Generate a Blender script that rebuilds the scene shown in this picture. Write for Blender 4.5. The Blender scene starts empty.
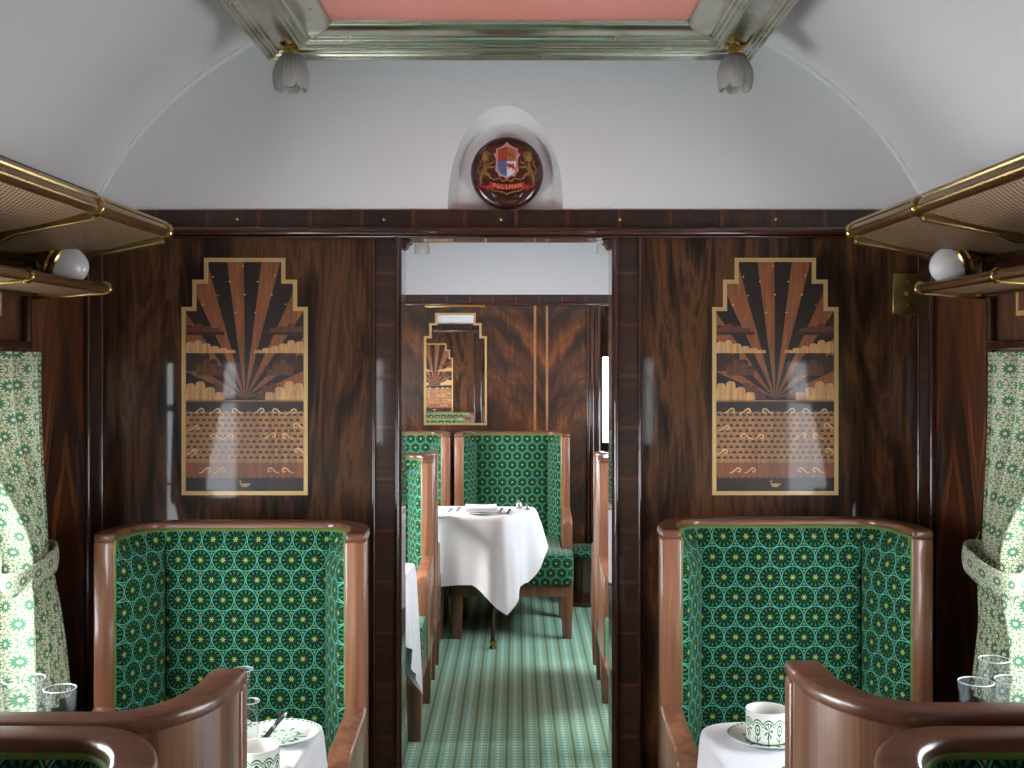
import bpy, bmesh, math, random
from mathutils import Vector, Matrix
random.seed(7)
PI = math.pi
SC = bpy.context.scene
COL = SC.collection
sin, cos = math.sin, math.cos

# ------------------------------------------------------------------ camera numbers
F = 1130.0; VX = 516.0; VY = 358.0; H = 1.62; CX = 0.018
def at(px, py, D):
    return Vector(((px - VX) * D / F + CX, D, H - (py - VY) * D / F))
def atz(px, py, z):
    """point on the horizontal plane z seen at a pixel"""
    D = (H - z) * F / (py - VY)
    return Vector(((px - VX) * D / F + CX, D, z))

W = 1.265            # half width of the carriage
D1 = 3.48            # front face of the partition
T1 = 0.10            # its thickness
D2 = 7.75            # far wall
ZF = 2.075           # top of the panelling
def vault(x):        # barrel ceiling height
    return H + 0.12 + 1.05 * math.sqrt(max(0.0, 1 - (x / 1.36) ** 2))

# ------------------------------------------------------------------ colours
def lin(c):
    r = []
    for v in c[:3]:
        v = v / 255.0
        r.append(v / 12.92 if v <= 0.04045 else ((v + 0.055) / 1.055) ** 2.4)
    return (r[0], r[1], r[2], 1.0)

# ------------------------------------------------------------------ node helper
class NT:
    def __init__(s, name):
        s.m = bpy.data.materials.new(name); s.m.use_nodes = True
        s.t = s.m.node_tree; s.n = s.t.nodes; s.l = s.t.links
        s.n.clear()
        s.out = s.n.new('ShaderNodeOutputMaterial')
    def new(s, t, **kw):
        n = s.n.new(t)
        for k, v in kw.items(): setattr(n, k, v)
        return n
    def put(s, sock, v):
        if hasattr(v, 'is_output') or isinstance(v, bpy.types.NodeSocket): s.l.new(v, sock)
        else: sock.default_value = v
    def math(s, op, a, b=None, c=None, clamp=False):
        n = s.new('ShaderNodeMath', operation=op, use_clamp=clamp)
        s.put(n.inputs[0], a)
        if b is not None: s.put(n.inputs[1], b)
        if c is not None: s.put(n.inputs[2], c)
        return n.outputs[0]
    def vmath(s, op, a, b=None, c=None):
        n = s.new('ShaderNodeVectorMath', operation=op)
        s.put(n.inputs[0], a)
        if b is not None: s.put(n.inputs[1], b)
        if c is not None: s.put(n.inputs[2], c)
        return n
    def mix(s, f, a, b):
        n = s.new('ShaderNodeMix', data_type='RGBA')
        s.put(n.inputs[0], f); s.put(n.inputs[6], a); s.put(n.inputs[7], b)
        return n.outputs[2]
    def ramp(s, f, stops, interp='LINEAR'):
        n = s.new('ShaderNodeValToRGB')
        n.color_ramp.interpolation = interp
        e = n.color_ramp.elements
        while len(e) < len(stops): e.new(0.5)
        for k, (p, c) in enumerate(stops):
            e[k].position = p; e[k].color = c
        s.put(n.inputs[0], f)
        return n.outputs[0]
    def coord(s, kind='Object'):
        return s.new('ShaderNodeTexCoord').outputs[kind]
    def mapping(s, v, scale=(1, 1, 1), loc=(0, 0, 0), rot=(0, 0, 0)):
        n = s.new('ShaderNodeMapping')
        s.put(n.inputs['Vector'], v); n.inputs['Scale'].default_value = scale
        n.inputs['Location'].default_value = loc; n.inputs['Rotation'].default_value = rot
        return n.outputs[0]
    def noise(s, v, scale=5, detail=4, rough=0.5, dist=0.0, out='Fac'):
        n = s.new('ShaderNodeTexNoise')
        s.put(n.inputs['Vector'], v); n.inputs['Scale'].default_value = scale
        n.inputs['Detail'].default_value = detail; n.inputs['Roughness'].default_value = rough
        n.inputs['Distortion'].default_value = dist
        return n.outputs[out]
    def sep(s, v):
        n = s.new('ShaderNodeSeparateXYZ'); s.put(n.inputs[0], v); return n.outputs
    def comb(s, x, y, z):
        n = s.new('ShaderNodeCombineXYZ')
        s.put(n.inputs[0], x); s.put(n.inputs[1], y); s.put(n.inputs[2], z)
        return n.outputs[0]
    def bsdf(s, col, rough=0.5, metal=0.0, coat=0.0, coat_rough=0.05, spec=0.5, trans=0.0, ior=1.45,
             sheen=0.0, bump=None, bump_str=0.3, bump_dist=0.002, sss=0.0, alpha=None):
        b = s.new('ShaderNodeBsdfPrincipled')
        s.put(b.inputs['Base Color'], col); s.put(b.inputs['Roughness'], rough)
        b.inputs['Metallic'].default_value = metal
        b.inputs['Coat Weight'].default_value = coat; b.inputs['Coat Roughness'].default_value = coat_rough
        b.inputs['Specular IOR Level'].default_value = spec
        b.inputs['Transmission Weight'].default_value = trans; b.inputs['IOR'].default_value = ior
        b.inputs['Sheen Weight'].default_value = sheen
        if alpha is not None: s.put(b.inputs['Alpha'], alpha)
        if bump is not None:
            n = s.new('ShaderNodeBump'); n.inputs['Strength'].default_value = bump_str
            n.inputs['Distance'].default_value = bump_dist
            s.put(n.inputs['Height'], bump); s.l.new(n.outputs[0], b.inputs['Normal'])
        s.l.new(b.outputs[0], s.out.inputs[0])
        return b

M = {}
def plain(name, rgb, rough=0.5, metal=0.0, var=0.06, scale=8.0, **kw):
    t = NT(name)
    c = lin(rgb)
    n = t.noise(t.coord(), scale, 3)
    d = tuple(v * (1 - var) for v in c[:3]) + (1,)
    u = tuple(min(1, v * (1 + var)) for v in c[:3]) + (1,)
    t.bsdf(t.ramp(n, [(0.3, d), (0.7, u)]), rough, metal, **kw)
    M[name] = t.m
    return t.m

def wood(name, stops, grain='Z', across=14.0, along=0.9, rough=0.4, coat=0.5, coat_rough=0.04, dist=1.2, spec=0.5, fine=0.35):
    t = NT(name)
    sc = {'Z': (across, across, along), 'X': (along, across, across), 'Y': (across, along, across)}[grain]
    v = t.mapping(t.coord(), sc)
    a = t.noise(v, 1.0, 6, 0.55, dist)
    sf = tuple(q * 9 if q == across else q * 3 for q in sc)
    b = t.noise(t.mapping(t.coord(), sf), 1.0, 3, 0.6, 0.2)
    f = t.math('MULTIPLY_ADD', t.math('SUBTRACT', b, 0.5), fine, a)
    col = t.ramp(f, [(p, lin(c)) for p, c in stops])
    t.bsdf(col, rough, coat=coat, coat_rough=coat_rough, spec=spec)
    M[name] = t.m
    return t.m

def flame(name, width, stops, off=0.0, axis='X', slope=1.6, freq=7.0, rough=0.4, coat=0.3):
    """book-matched veneer with V-shaped figure"""
    t = NT(name)
    s = t.sep(t.coord())
    x = s[0] if axis == 'X' else s[1]
    m = t.math('PINGPONG', t.math('ADD', x, off), width)
    w = t.math('MULTIPLY', t.math('POWER', t.math('DIVIDE', m, width), 0.7), width)
    n2 = t.noise(t.comb(t.math('MULTIPLY', m, 9.0), 0.0, t.math('MULTIPLY', s[2], 2.5)), 1.0, 4, 0.5)
    # bands run as V's: height minus slope*distance to the match line
    h = t.math('ADD', t.math('SUBTRACT', s[2], t.math('MULTIPLY', w, slope)), t.math('MULTIPLY', n2, 0.22))
    v = t.comb(t.math('MULTIPLY', h, freq), t.math('MULTIPLY', m, 3.0), 0.0)
    a = t.noise(v, 1.0, 5, 0.6, 0.6)
    b = t.noise(t.comb(t.math('MULTIPLY', m, 60.0), 0.0, t.math('MULTIPLY', s[2], 5.0)), 1.0, 3, 0.6)
    f = t.math('MULTIPLY_ADD', t.math('SUBTRACT', b, 0.5), 0.3, a)
    t.bsdf(t.ramp(f, [(p, lin(c)) for p, c in stops]), rough, coat=coat, coat_rough=0.03)
    M[name] = t.m

def banded(name, axis, period, line, stops, line_col, off=0.0, rough=0.35, coat=0.6):
    """cross-banded veneer with pale inlay lines at regular steps"""
    t = NT(name)
    s = t.sep(t.coord())
    x = s[{'X': 0, 'Y': 1, 'Z': 2}[axis]]
    q = t.math('DIVIDE', t.math('ADD', x, off), period)
    fr = t.math('FRACT', q)
    cell = t.math('FLOOR', q)
    if axis == 'Z': v = t.comb(t.math('MULTIPLY', s[0], 3.0), t.math('MULTIPLY', cell, 7.3), t.math('MULTIPLY', s[2], 60))
    else: v = t.comb(t.math('MULTIPLY', s[0], 40.0), t.math('MULTIPLY', cell, 7.3), t.math('MULTIPLY', s[2], 6))
    a = t.noise(v, 1.0, 5, 0.6, 0.8)
    wn = t.new('ShaderNodeTexWhiteNoise', noise_dimensions='1D')
    t.put(wn.inputs['W'], cell)
    f = t.math('MULTIPLY_ADD', t.math('SUBTRACT', wn.outputs[0], 0.5), 0.16, a)
    base = t.ramp(f, [(p, lin(c)) for p, c in stops])
    lm = t.math('LESS_THAN', fr, line / period)
    t.bsdf(t.mix(lm, base, lin(line_col)), rough, coat=coat * 0.5, coat_rough=0.04)
    M[name] = t.m

RW = [(0.28, (20, 12, 8)), (0.40, (40, 25, 16)), (0.50, (68, 43, 27)), (0.58, (94, 61, 37)), (0.66, (62, 39, 24)), (0.78, (100, 65, 39))]
wood('rosewood', RW, 'Z', 9.0, 1.5, 0.38, 0.32, 0.05, 2.2, spec=0.2)
wood('rosewood_dark', [(0.3, (22, 12, 9)), (0.55, (44, 25, 18)), (0.75, (66, 38, 26))], 'X', 20, 1.0, 0.3, 0.8, 0.03)
wood('mahogany_trim', [(0.3, (44, 22, 17)), (0.55, (66, 33, 25)), (0.75, (82, 42, 31))], 'X', 20, 1.2, 0.25, 0.9, 0.03)
wood('mahogany_post', [(0.3, (40, 20, 15)), (0.55, (60, 31, 22)), (0.75, (78, 40, 28))], 'Z', 20, 1.2, 0.25, 0.9, 0.03)
WN = [(0.28, (92, 58, 40)), (0.45, (120, 78, 56)), (0.58, (137, 92, 67)), (0.75, (154, 108, 80))]
wood('walnut', WN, 'Z', 20, 1.1, 0.33, 0.55, 0.12, 0.9, fine=0.3)
WS = [(0.28, (84, 54, 40)), (0.42, (118, 82, 62)), (0.55, (140, 102, 78)), (0.66, (118, 80, 60)), (0.8, (158, 120, 94))]
wood('walnut_stripe', WS, 'Z', 26, 0.5, 0.3, 0.6, 0.08, 0.5, fine=0.3)
wood('walnut_rail', [(0.28, (80, 50, 35)), (0.5, (106, 69, 49)), (0.75, (132, 90, 66))], 'X', 24, 3.0, 0.32, 0.4, 0.1, 0.8)
flame('flame_far', 0.40, [(0.28, (24, 12, 8)), (0.44, (46, 25, 14)), (0.58, (84, 47, 23)), (0.72, (138, 78, 35))], off=-0.235, freq=5.0, slope=1.1)
flame('flame_side', 0.17, [(0.25, (18, 10, 7)), (0.42, (40, 22, 14)), (0.56, (78, 42, 22)), (0.7, (136, 74, 36))], off=-D1 + 0.09 + 0.17 * 20, axis='Y', freq=9.0, slope=3.2)
BD = [(0.3, (30, 16, 12)), (0.5, (48, 27, 19)), (0.7, (66, 37, 25))]
banded('band_frieze', 'X', 0.158, 0.011, BD, (88, 48, 28), off=0.145 + 0.158 * 20)
banded('band_post', 'Z', 0.158, 0.010, BD, (80, 44, 26), off=0.02)
for nm, c in dict(veneer_ray=(140, 84, 50), veneer_dark=(34, 20, 16), veneer_mid=(96, 54, 34), veneer_brown=(58, 31, 22),
                  veneer_tan=(206, 158, 104), veneer_sea=(172, 122, 76), veneer_red=(138, 76, 44), veneer_line=(226, 184, 128)).items():
    d = tuple(v * 0.78 for v in c); u = tuple(min(255, v * 1.14) for v in c)
    wood(nm, [(0.3, d), (0.55, c), (0.75, u)], 'Z', 70, 6, 0.4, 0.3, 0.05, 0.8)
plain('inlay_brass', (196, 164, 110), 0.35, 0.35, coat=0.3, coat_rough=0.04)
plain('brass', (176, 146, 88), 0.24, 1.0, 0.15, 20)
plain('brass_dull', (128, 106, 66), 0.36, 1.0, 0.2, 14)
plain('copper_rail', (150, 120, 76), 0.26, 1.0, 0.15, 14)
plain('steel', (200, 200, 200), 0.2, 1.0)
plain('white_paint', (238, 238, 239), 0.42, 0, 0.012, 3)
plain('ceiling_paint', (238, 237, 236), 0.38, 0, 0.012, 2)
plain('white_paint_darkened', (208, 211, 216), 0.42, 0, 0.012, 3)  # white paint darkened to offset the strong light on the far bulkhead
plain('pink_panel', (228, 142, 126), 0.35, 0, 0.03, 2)
plain('china', (226, 227, 222), 0.12, 0, 0.01, coat=0.5)
plain('napkin_linen', (220, 222, 226), 0.85, 0, 0.02, 40)
plain('piping', (92, 122, 56), 0.8, 0, 0.15, 60)
plain('glass_rim', (206, 214, 216), 0.08, 0, 0.02, spec=0.8, trans=0.35)  # pale colour imitates the bright glint round the rim of clear glass
plain('black_gap', (14, 10, 9), 0.6)
plain('bulb_glass', (240, 238, 228), 0.25, 0, 0.02, trans=0.5)

def linen(name):
    t = NT(name)
    v = t.coord()
    n = t.noise(v, 320, 2)
    w = t.noise(v, 5, 3)
    t.bsdf(t.ramp(w, [(0.3, lin((216, 218, 224))), (0.7, lin((228, 229, 233)))]), 0.85, sheen=0.1, bump=n, bump_str=0.15, bump_dist=0.001)
    M[name] = t.m
linen('linen')

def silver():
    t = NT('silver_leaf')
    v = t.coord()
    a = t.noise(v, 9, 5, 0.6); b = t.noise(v, 12, 3, 0.5)
    col = t.ramp(a, [(0.25, lin((176, 168, 146))), (0.5, lin((206, 206, 190))), (0.75, lin((218, 222, 212)))])
    r = t.math('MULTIPLY_ADD', b, 0.14, 0.18)
    t.bsdf(col, r, 1.0)
    M['silver_leaf'] = t.m
silver()

def glass():
    t = NT('clear_glass')
    tr = t.new('ShaderNodeBsdfTransparent'); tr.inputs[0].default_value = (0.90, 0.93, 0.93, 1)
    gl = t.new('ShaderNodeBsdfGlossy'); gl.inputs['Roughness'].default_value = 0.25
    lw = t.new('ShaderNodeLayerWeight'); lw.inputs[0].default_value = 0.35
    f = t.math('MULTIPLY_ADD', t.math('POWER', lw.outputs['Facing'], 3.0), 0.05, 0.012)
    t.put(tr.inputs[0], t.mix(t.math('POWER', lw.outputs['Facing'], 3.0), (0.96, 0.975, 0.975, 1), (0.58, 0.64, 0.64, 1)))
    mx = t.new('ShaderNodeMixShader'); t.put(mx.inputs[0], f)
    t.l.new(tr.outputs[0], mx.inputs[1]); t.l.new(gl.outputs[0], mx.inputs[2])
    t.l.new(mx.outputs[0], t.out.inputs[0]); M['clear_glass'] = t.m
    t = NT('window_glass')
    tr = t.new('ShaderNodeBsdfTransparent'); gl = t.new('ShaderNodeBsdfGlossy'); gl.inputs['Roughness'].default_value = 0.02
    mx = t.new('ShaderNodeMixShader'); mx.inputs[0].default_value = 0.06
    t.l.new(tr.outputs[0], mx.inputs[1]); t.l.new(gl.outputs[0], mx.inputs[2])
    t.l.new(mx.outputs[0], t.out.inputs[0]); M['window_glass'] = t.m
    t = NT('frosted_glass')
    b = t.bsdf(lin((236, 236, 228)), 0.45, trans=0.55, spec=0.5)
    M['frosted_glass'] = t.m
    t = NT('opal_glass')
    t.bsdf(lin((232, 228, 226)), 0.15, trans=0.12, coat=0.4)
    M['opal_glass'] = t.m
    t = NT('mirror_glass')
    t.bsdf((0.86, 0.87, 0.87, 1), 0.015, 1.0); M['mirror_glass'] = t.m
glass()

def lattice(t, uv, p):
    """nearest centre of a hexagonal lattice: returns (radius, angle) with spacing 1"""
    q = t.vmath('SCALE', uv); q.inputs['Scale'].default_value = 1.0 / p
    q = q.outputs[0]
    R = (1.0, math.sqrt(3.0), 1.0); Hh = (0.5, math.sqrt(3) / 2, 0.5)
    def cell(v):
        w = t.vmath('WRAP', v, R, (0, 0, 0)).outputs[0]
        return t.vmath('SUBTRACT', w, Hh).outputs[0]
    def flat(v):
        s = t.sep(v); return t.comb(s[0], s[1], 0.0)
    a = flat(cell(q)); b = flat(cell(t.vmath('SUBTRACT', q, Hh).outputs[0]))
    la = t.vmath('LENGTH', a).outputs['Value']; lb = t.vmath('LENGTH', b).outputs['Value']
    k = t.math('LESS_THAN', lb, la)
    m = t.new('ShaderNodeMix', data_type='VECTOR')
    t.put(m.inputs[0], k); t.put(m.inputs[4], a); t.put(m.inputs[5], b)
    v = m.outputs[1]
    s = t.sep(v)
    r = t.vmath('LENGTH', v).outputs['Value']
    ang = t.math('ARCTAN2', s[1], s[0])
    return r, ang

def band(t, r, lo, hi, soft=0.015):
    a = t.new('ShaderNodeMapRange'); a.interpolation_type = 'SMOOTHSTEP'
    t.put(a.inputs[0], r); a.inputs[1].default_value = lo - soft; a.inputs[2].default_value = lo + soft
    b = t.new('ShaderNodeMapRange'); b.interpolation_type = 'SMOOTHSTEP'
    t.put(b.inputs[0], r); b.inputs[1].default_value = hi - soft; b.inputs[2].default_value = hi + soft
    b.inputs[3].default_value = 1.0; b.inputs[4].default_value = 0.0
    return t.math('MULTIPLY', a.outputs[0], b.outputs[0])

def moquette(name, p):
    t = NT(name)
    uv = t.coord('UV')
    r, a = lattice(t, uv, p)
    spoke = t.math('COSINE', t.math('MULTIPLY', a, 12.0))
    sp = t.math('GREATER_THAN', spoke, 0.0)
    sp2 = t.math('GREATER_THAN', t.math('COSINE', t.math('MULTIPLY', a, 6.0)), 0.3)
    dark = lin((9, 24, 22)); green = lin((42, 112, 68)); teal = lin((86, 178, 156)); yel = lin((196, 206, 104)); lime = lin((104, 176, 84))
    col = t.mix(t.math('MULTIPLY', band(t, r, 0.27, 0.41), sp), dark, green)
    col = t.mix(t.math('MULTIPLY', band(t, r, 0.12, 0.24), sp), col, lin((28, 84, 52)))
    col = t.mix(band(t, r, 0.458, 0.499, 0.012), col, teal)
    col = t.mix(band(t, r, 0.0, 0.07, 0.03), col, lime)
    col = t.mix(t.math('MULTIPLY', band(t, r, 0.0, 0.11, 0.03), sp2), col, yel)
    col = t.mix(band(t, r, 0.545, 0.7, 0.012), col, lin((176, 166, 92)))
    fz = t.noise(uv, 900, 2)
    col = t.mix(t.math('MULTIPLY', fz, 0.25), col, t.mix(0.5, col, dark))
    t.bsdf(col, 0.85, spec=0.2, sheen=0.08, bump=fz, bump_str=0.3, bump_dist=0.001)
    M[name] = t.m
moquette('moquette', 0.0637)

def curtain_fabric():
    t = NT('curtain_fabric')
    uv = t.coord('UV')
    r, a = lattice(t, uv, 0.046)
    pet = t.math('MULTIPLY_ADD', t.math('COSINE', t.math('MULTIPLY', a, 12.0)), 0.07, 0.29)
    cream = lin((184, 176, 156)); green = lin((60, 108, 74)); pink = lin((200, 164, 168)); pale = lin((124, 146, 108))
    net = t.math('GREATER_THAN', t.math('COSINE', t.math('MULTIPLY', a, 9.0)), 0.35)
    col = t.mix(t.math('MULTIPLY', band(t, r, 0.36, 0.7, 0.02), net), cream, pale)
    col = t.mix(band(t, r, 0.44, 0.475, 0.01), col, green)
    col = t.mix(t.math('LESS_THAN', r, pet), col, green)
    col = t.mix(t.math('LESS_THAN', r, 0.09), col, pink)
    b = t.bsdf(col, 0.8, spec=0.2, sheen=0.2)
    tl = t.new('ShaderNodeBsdfTranslucent'); t.put(tl.inputs[0], col)
    mx = t.new('ShaderNodeMixShader'); mx.inputs[0].default_value = 0.07
    t.l.new(b.outputs[0], mx.inputs[1]); t.l.new(tl.outputs[0], mx.inputs[2])
    t.l.new(mx.outputs[0], t.out.inputs[0])
    M['curtain_fabric'] = t.m
curtain_fabric()

def carpet():
    t = NT('carpet')
    s = t.sep(t.coord())
    P = 0.0696
    u = t.math('FRACT', t.math('DIVIDE', t.math('ADD', s[0], 5 * P + 0.021 + P / 2), P))          # stripe at u = .5
    v = t.math('FRACT', t.math('DIVIDE', s[1], 0.034))
    du = t.math('ABSOLUTE', t.math('SUBTRACT', u, 0.5))
    dv = t.math('ABSOLUTE', t.math('SUBTRACT', v, 0.5))
    teal = lin((108, 192, 172)); pale = lin((146, 214, 194)); olive = lin((104, 128, 62)); cream = lin((232, 234, 214)); brown = lin((150, 148, 104))
    col = t.mix(t.math('GREATER_THAN', t.math('SINE', t.math('MULTIPLY', u, 6 * 2 * PI)), 0.2), teal, pale)
    ed = t.math('SUBTRACT', 0.5, du)                                  # distance from the line half way
    dm = t.math('ADD', t.math('MULTIPLY', ed, 2.0), dv)
    col = t.mix(t.math('LESS_THAN', dm, 0.33), col, cream)            # pale diamonds between stripes
    tk = t.math('MULTIPLY', t.math('GREATER_THAN', dv, 0.38), t.math('LESS_THAN', du, 0.26))
    col = t.mix(tk, col, brown)                                       # small cross ticks
    col = t.mix(t.math('LESS_THAN', du, 0.075), col, olive)
    n = t.noise(t.coord(), 240, 3)
    col = t.mix(t.math('MULTIPLY', n, 0.2), col, t.mix(0.5, col, lin((40, 80, 70))))
    t.bsdf(col, 0.95, spec=0.1, sheen=0.3, bump=n, bump_str=0.5, bump_dist=0.004)
    M['carpet'] = t.m
carpet()

def rack_mesh():
    t = NT('woven_wire')
    s = t.sep(t.coord('UV'))
    k = 2 * PI / 0.017
    a = t.math('SINE', t.math('MULTIPLY', t.math('ADD', s[0], s[1]), k))
    b = t.math('SINE', t.math('MULTIPLY', t.math('SUBTRACT', s[0], s[1]), k))
    h = t.math('MAXIMUM', a, b)
    col = t.ramp(h, [(0.1, lin((58, 42, 30))), (0.9, lin((150, 118, 88)))])
    al = t.math('GREATER_THAN', h, -0.55)
    t.bsdf(col, 0.5, 0.3, bump=h, bump_str=0.8, bump_dist=0.002, alpha=al)
    M['woven_wire'] = t.m
rack_mesh()

def cup_pattern():
    t = NT('china_green_palms')          # scallops along the rim, palms and flower sprigs round the wall
    s = t.sep(t.coord('UV'))             # u: turns 0..1, v: height 0..1
    white = lin((226, 227, 222)); green = lin((44, 108, 64))
    u = t.math('FRACT', t.math('MULTIPLY', s[0], 12.0)); v = s[1]
    du = t.math('SUBTRACT', u, 0.5); ad = t.math('ABSOLUTE', du)
    # scallop arcs
    sc = t.math('SUBTRACT', 0.80, t.math('MULTIPLY', t.math('MULTIPLY', ad, ad), 0.55))
    m1 = t.math('LESS_THAN', t.math('ABSOLUTE', t.math('SUBTRACT', v, sc)), 0.025)
    m1b = t.math('LESS_THAN', t.math('ABSOLUTE', t.math('SUBTRACT', v, t.math('SUBTRACT', sc, 0.09))), 0.018)
    # every other cell: a palm, else a ring flower on a stem
    odd = t.math('GREATER_THAN', t.math('FRACT', t.math('MULTIPLY', s[0], 6.0)), 0.5)
    trunk = t.math('MULTIPLY', t.math('LESS_THAN', ad, 0.05), t.math('LESS_THAN', v, 0.45))
    fx = t.math('MULTIPLY', du, 1.0); fy = t.math('MULTIPLY', t.math('SUBTRACT', v, 0.47), 1.3)
    r = t.math('SQRT', t.math('ADD', t.math('MULTIPLY', fx, fx), t.math('MULTIPLY', fy, fy)))
    an = t.math('ARCTAN2', fy, fx)
    frond = t.math('MULTIPLY', t.math('LESS_THAN', r, 0.36), t.math('GREATER_THAN', t.math('COSINE', t.math('MULTIPLY', an, 7.0)), 0.25))
    palm = t.math('MAXIMUM', trunk, frond)
    ring = t.math('LESS_THAN', t.math('ABSOLUTE', t.math('SUBTRACT', r, 0.2)), 0.05)
    dot = t.math('LESS_THAN', r, 0.07)
    stem = t.math('MULTIPLY', t.math('LESS_THAN', ad, 0.03), t.math('LESS_THAN', v, 0.3))
    leaf = t.math('MULTIPLY', t.math('LESS_THAN', t.math('ABSOLUTE', t.math('SUBTRACT', t.math('ADD', v, 0.0), t.math('MULTIPLY_ADD', ad, 0.5, 0.1))), 0.03), t.math('LESS_THAN', ad, 0.3))
    flower = t.math('MAXIMUM', t.math('MAXIMUM', ring, dot), t.math('MAXIMUM', stem, leaf))
    mo = t.math('ADD', t.math('MULTIPLY', odd, palm), t.math('MULTIPLY', t.math('SUBTRACT', 1.0, odd), flower))
    mo = t.math('MULTIPLY', mo, t.math('LESS_THAN', v, 0.72))
    mk = t.math('MAXIMUM', t.math('MAXIMUM', m1, m1b), mo, )
    base = t.math('LESS_THAN', v, 0.03)
    mk = t.math('MAXIMUM', mk, base)
    t.bsdf(t.mix(mk, white, green), 0.12, coat=0.5)
    M['china_green_palms'] = t.m
    t = NT('china_green_leaves')         # plate: leaf sprays in the well, dashes round the rim
    s = t.sep(t.coord('Object'))
    r = t.math('SQRT', t.math('ADD', t.math('MULTIPLY', s[0], s[0]), t.math('MULTIPLY', s[1], s[1])))
    rr = t.math('DIVIDE', r, 0.088)
    a = t.math('ARCTAN2', s[1], s[0])
    a5 = t.math('FRACT', t.math('DIVIDE', t.math('ADD', a, PI), 2 * PI / 5))
    w = t.math('MULTIPLY', t.math('SUBTRACT', a5, 0.5), 1.25)
    yy = t.math('MULTIPLY', w, rr); xx = t.math('SUBTRACT', rr, 0.3)
    q = t.math('ARCTAN2', yy, xx); lr = t.math('SQRT', t.math('ADD', t.math('MULTIPLY', xx, xx), t.math('MULTIPLY', yy, yy)))
    fan = t.math('MULTIPLY', t.math('LESS_THAN', lr, 0.36), t.math('GREATER_THAN', t.math('COSINE', t.math('MULTIPLY', q, 7.0)), 0.45))
    rim = t.math('MULTIPLY', band(t, rr, 0.93, 0.98, 0.005), t.math('GREATER_THAN', t.math('SINE', t.math('MULTIPLY', a, 40.0)), -0.2))
    mk = t.math('MAXIMUM', fan, rim)
    t.bsdf(t.mix(mk, white, lin((66, 150, 96))), 0.12, coat=0.5)
    M['china_green_leaves'] = t.m
cup_pattern()

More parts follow.
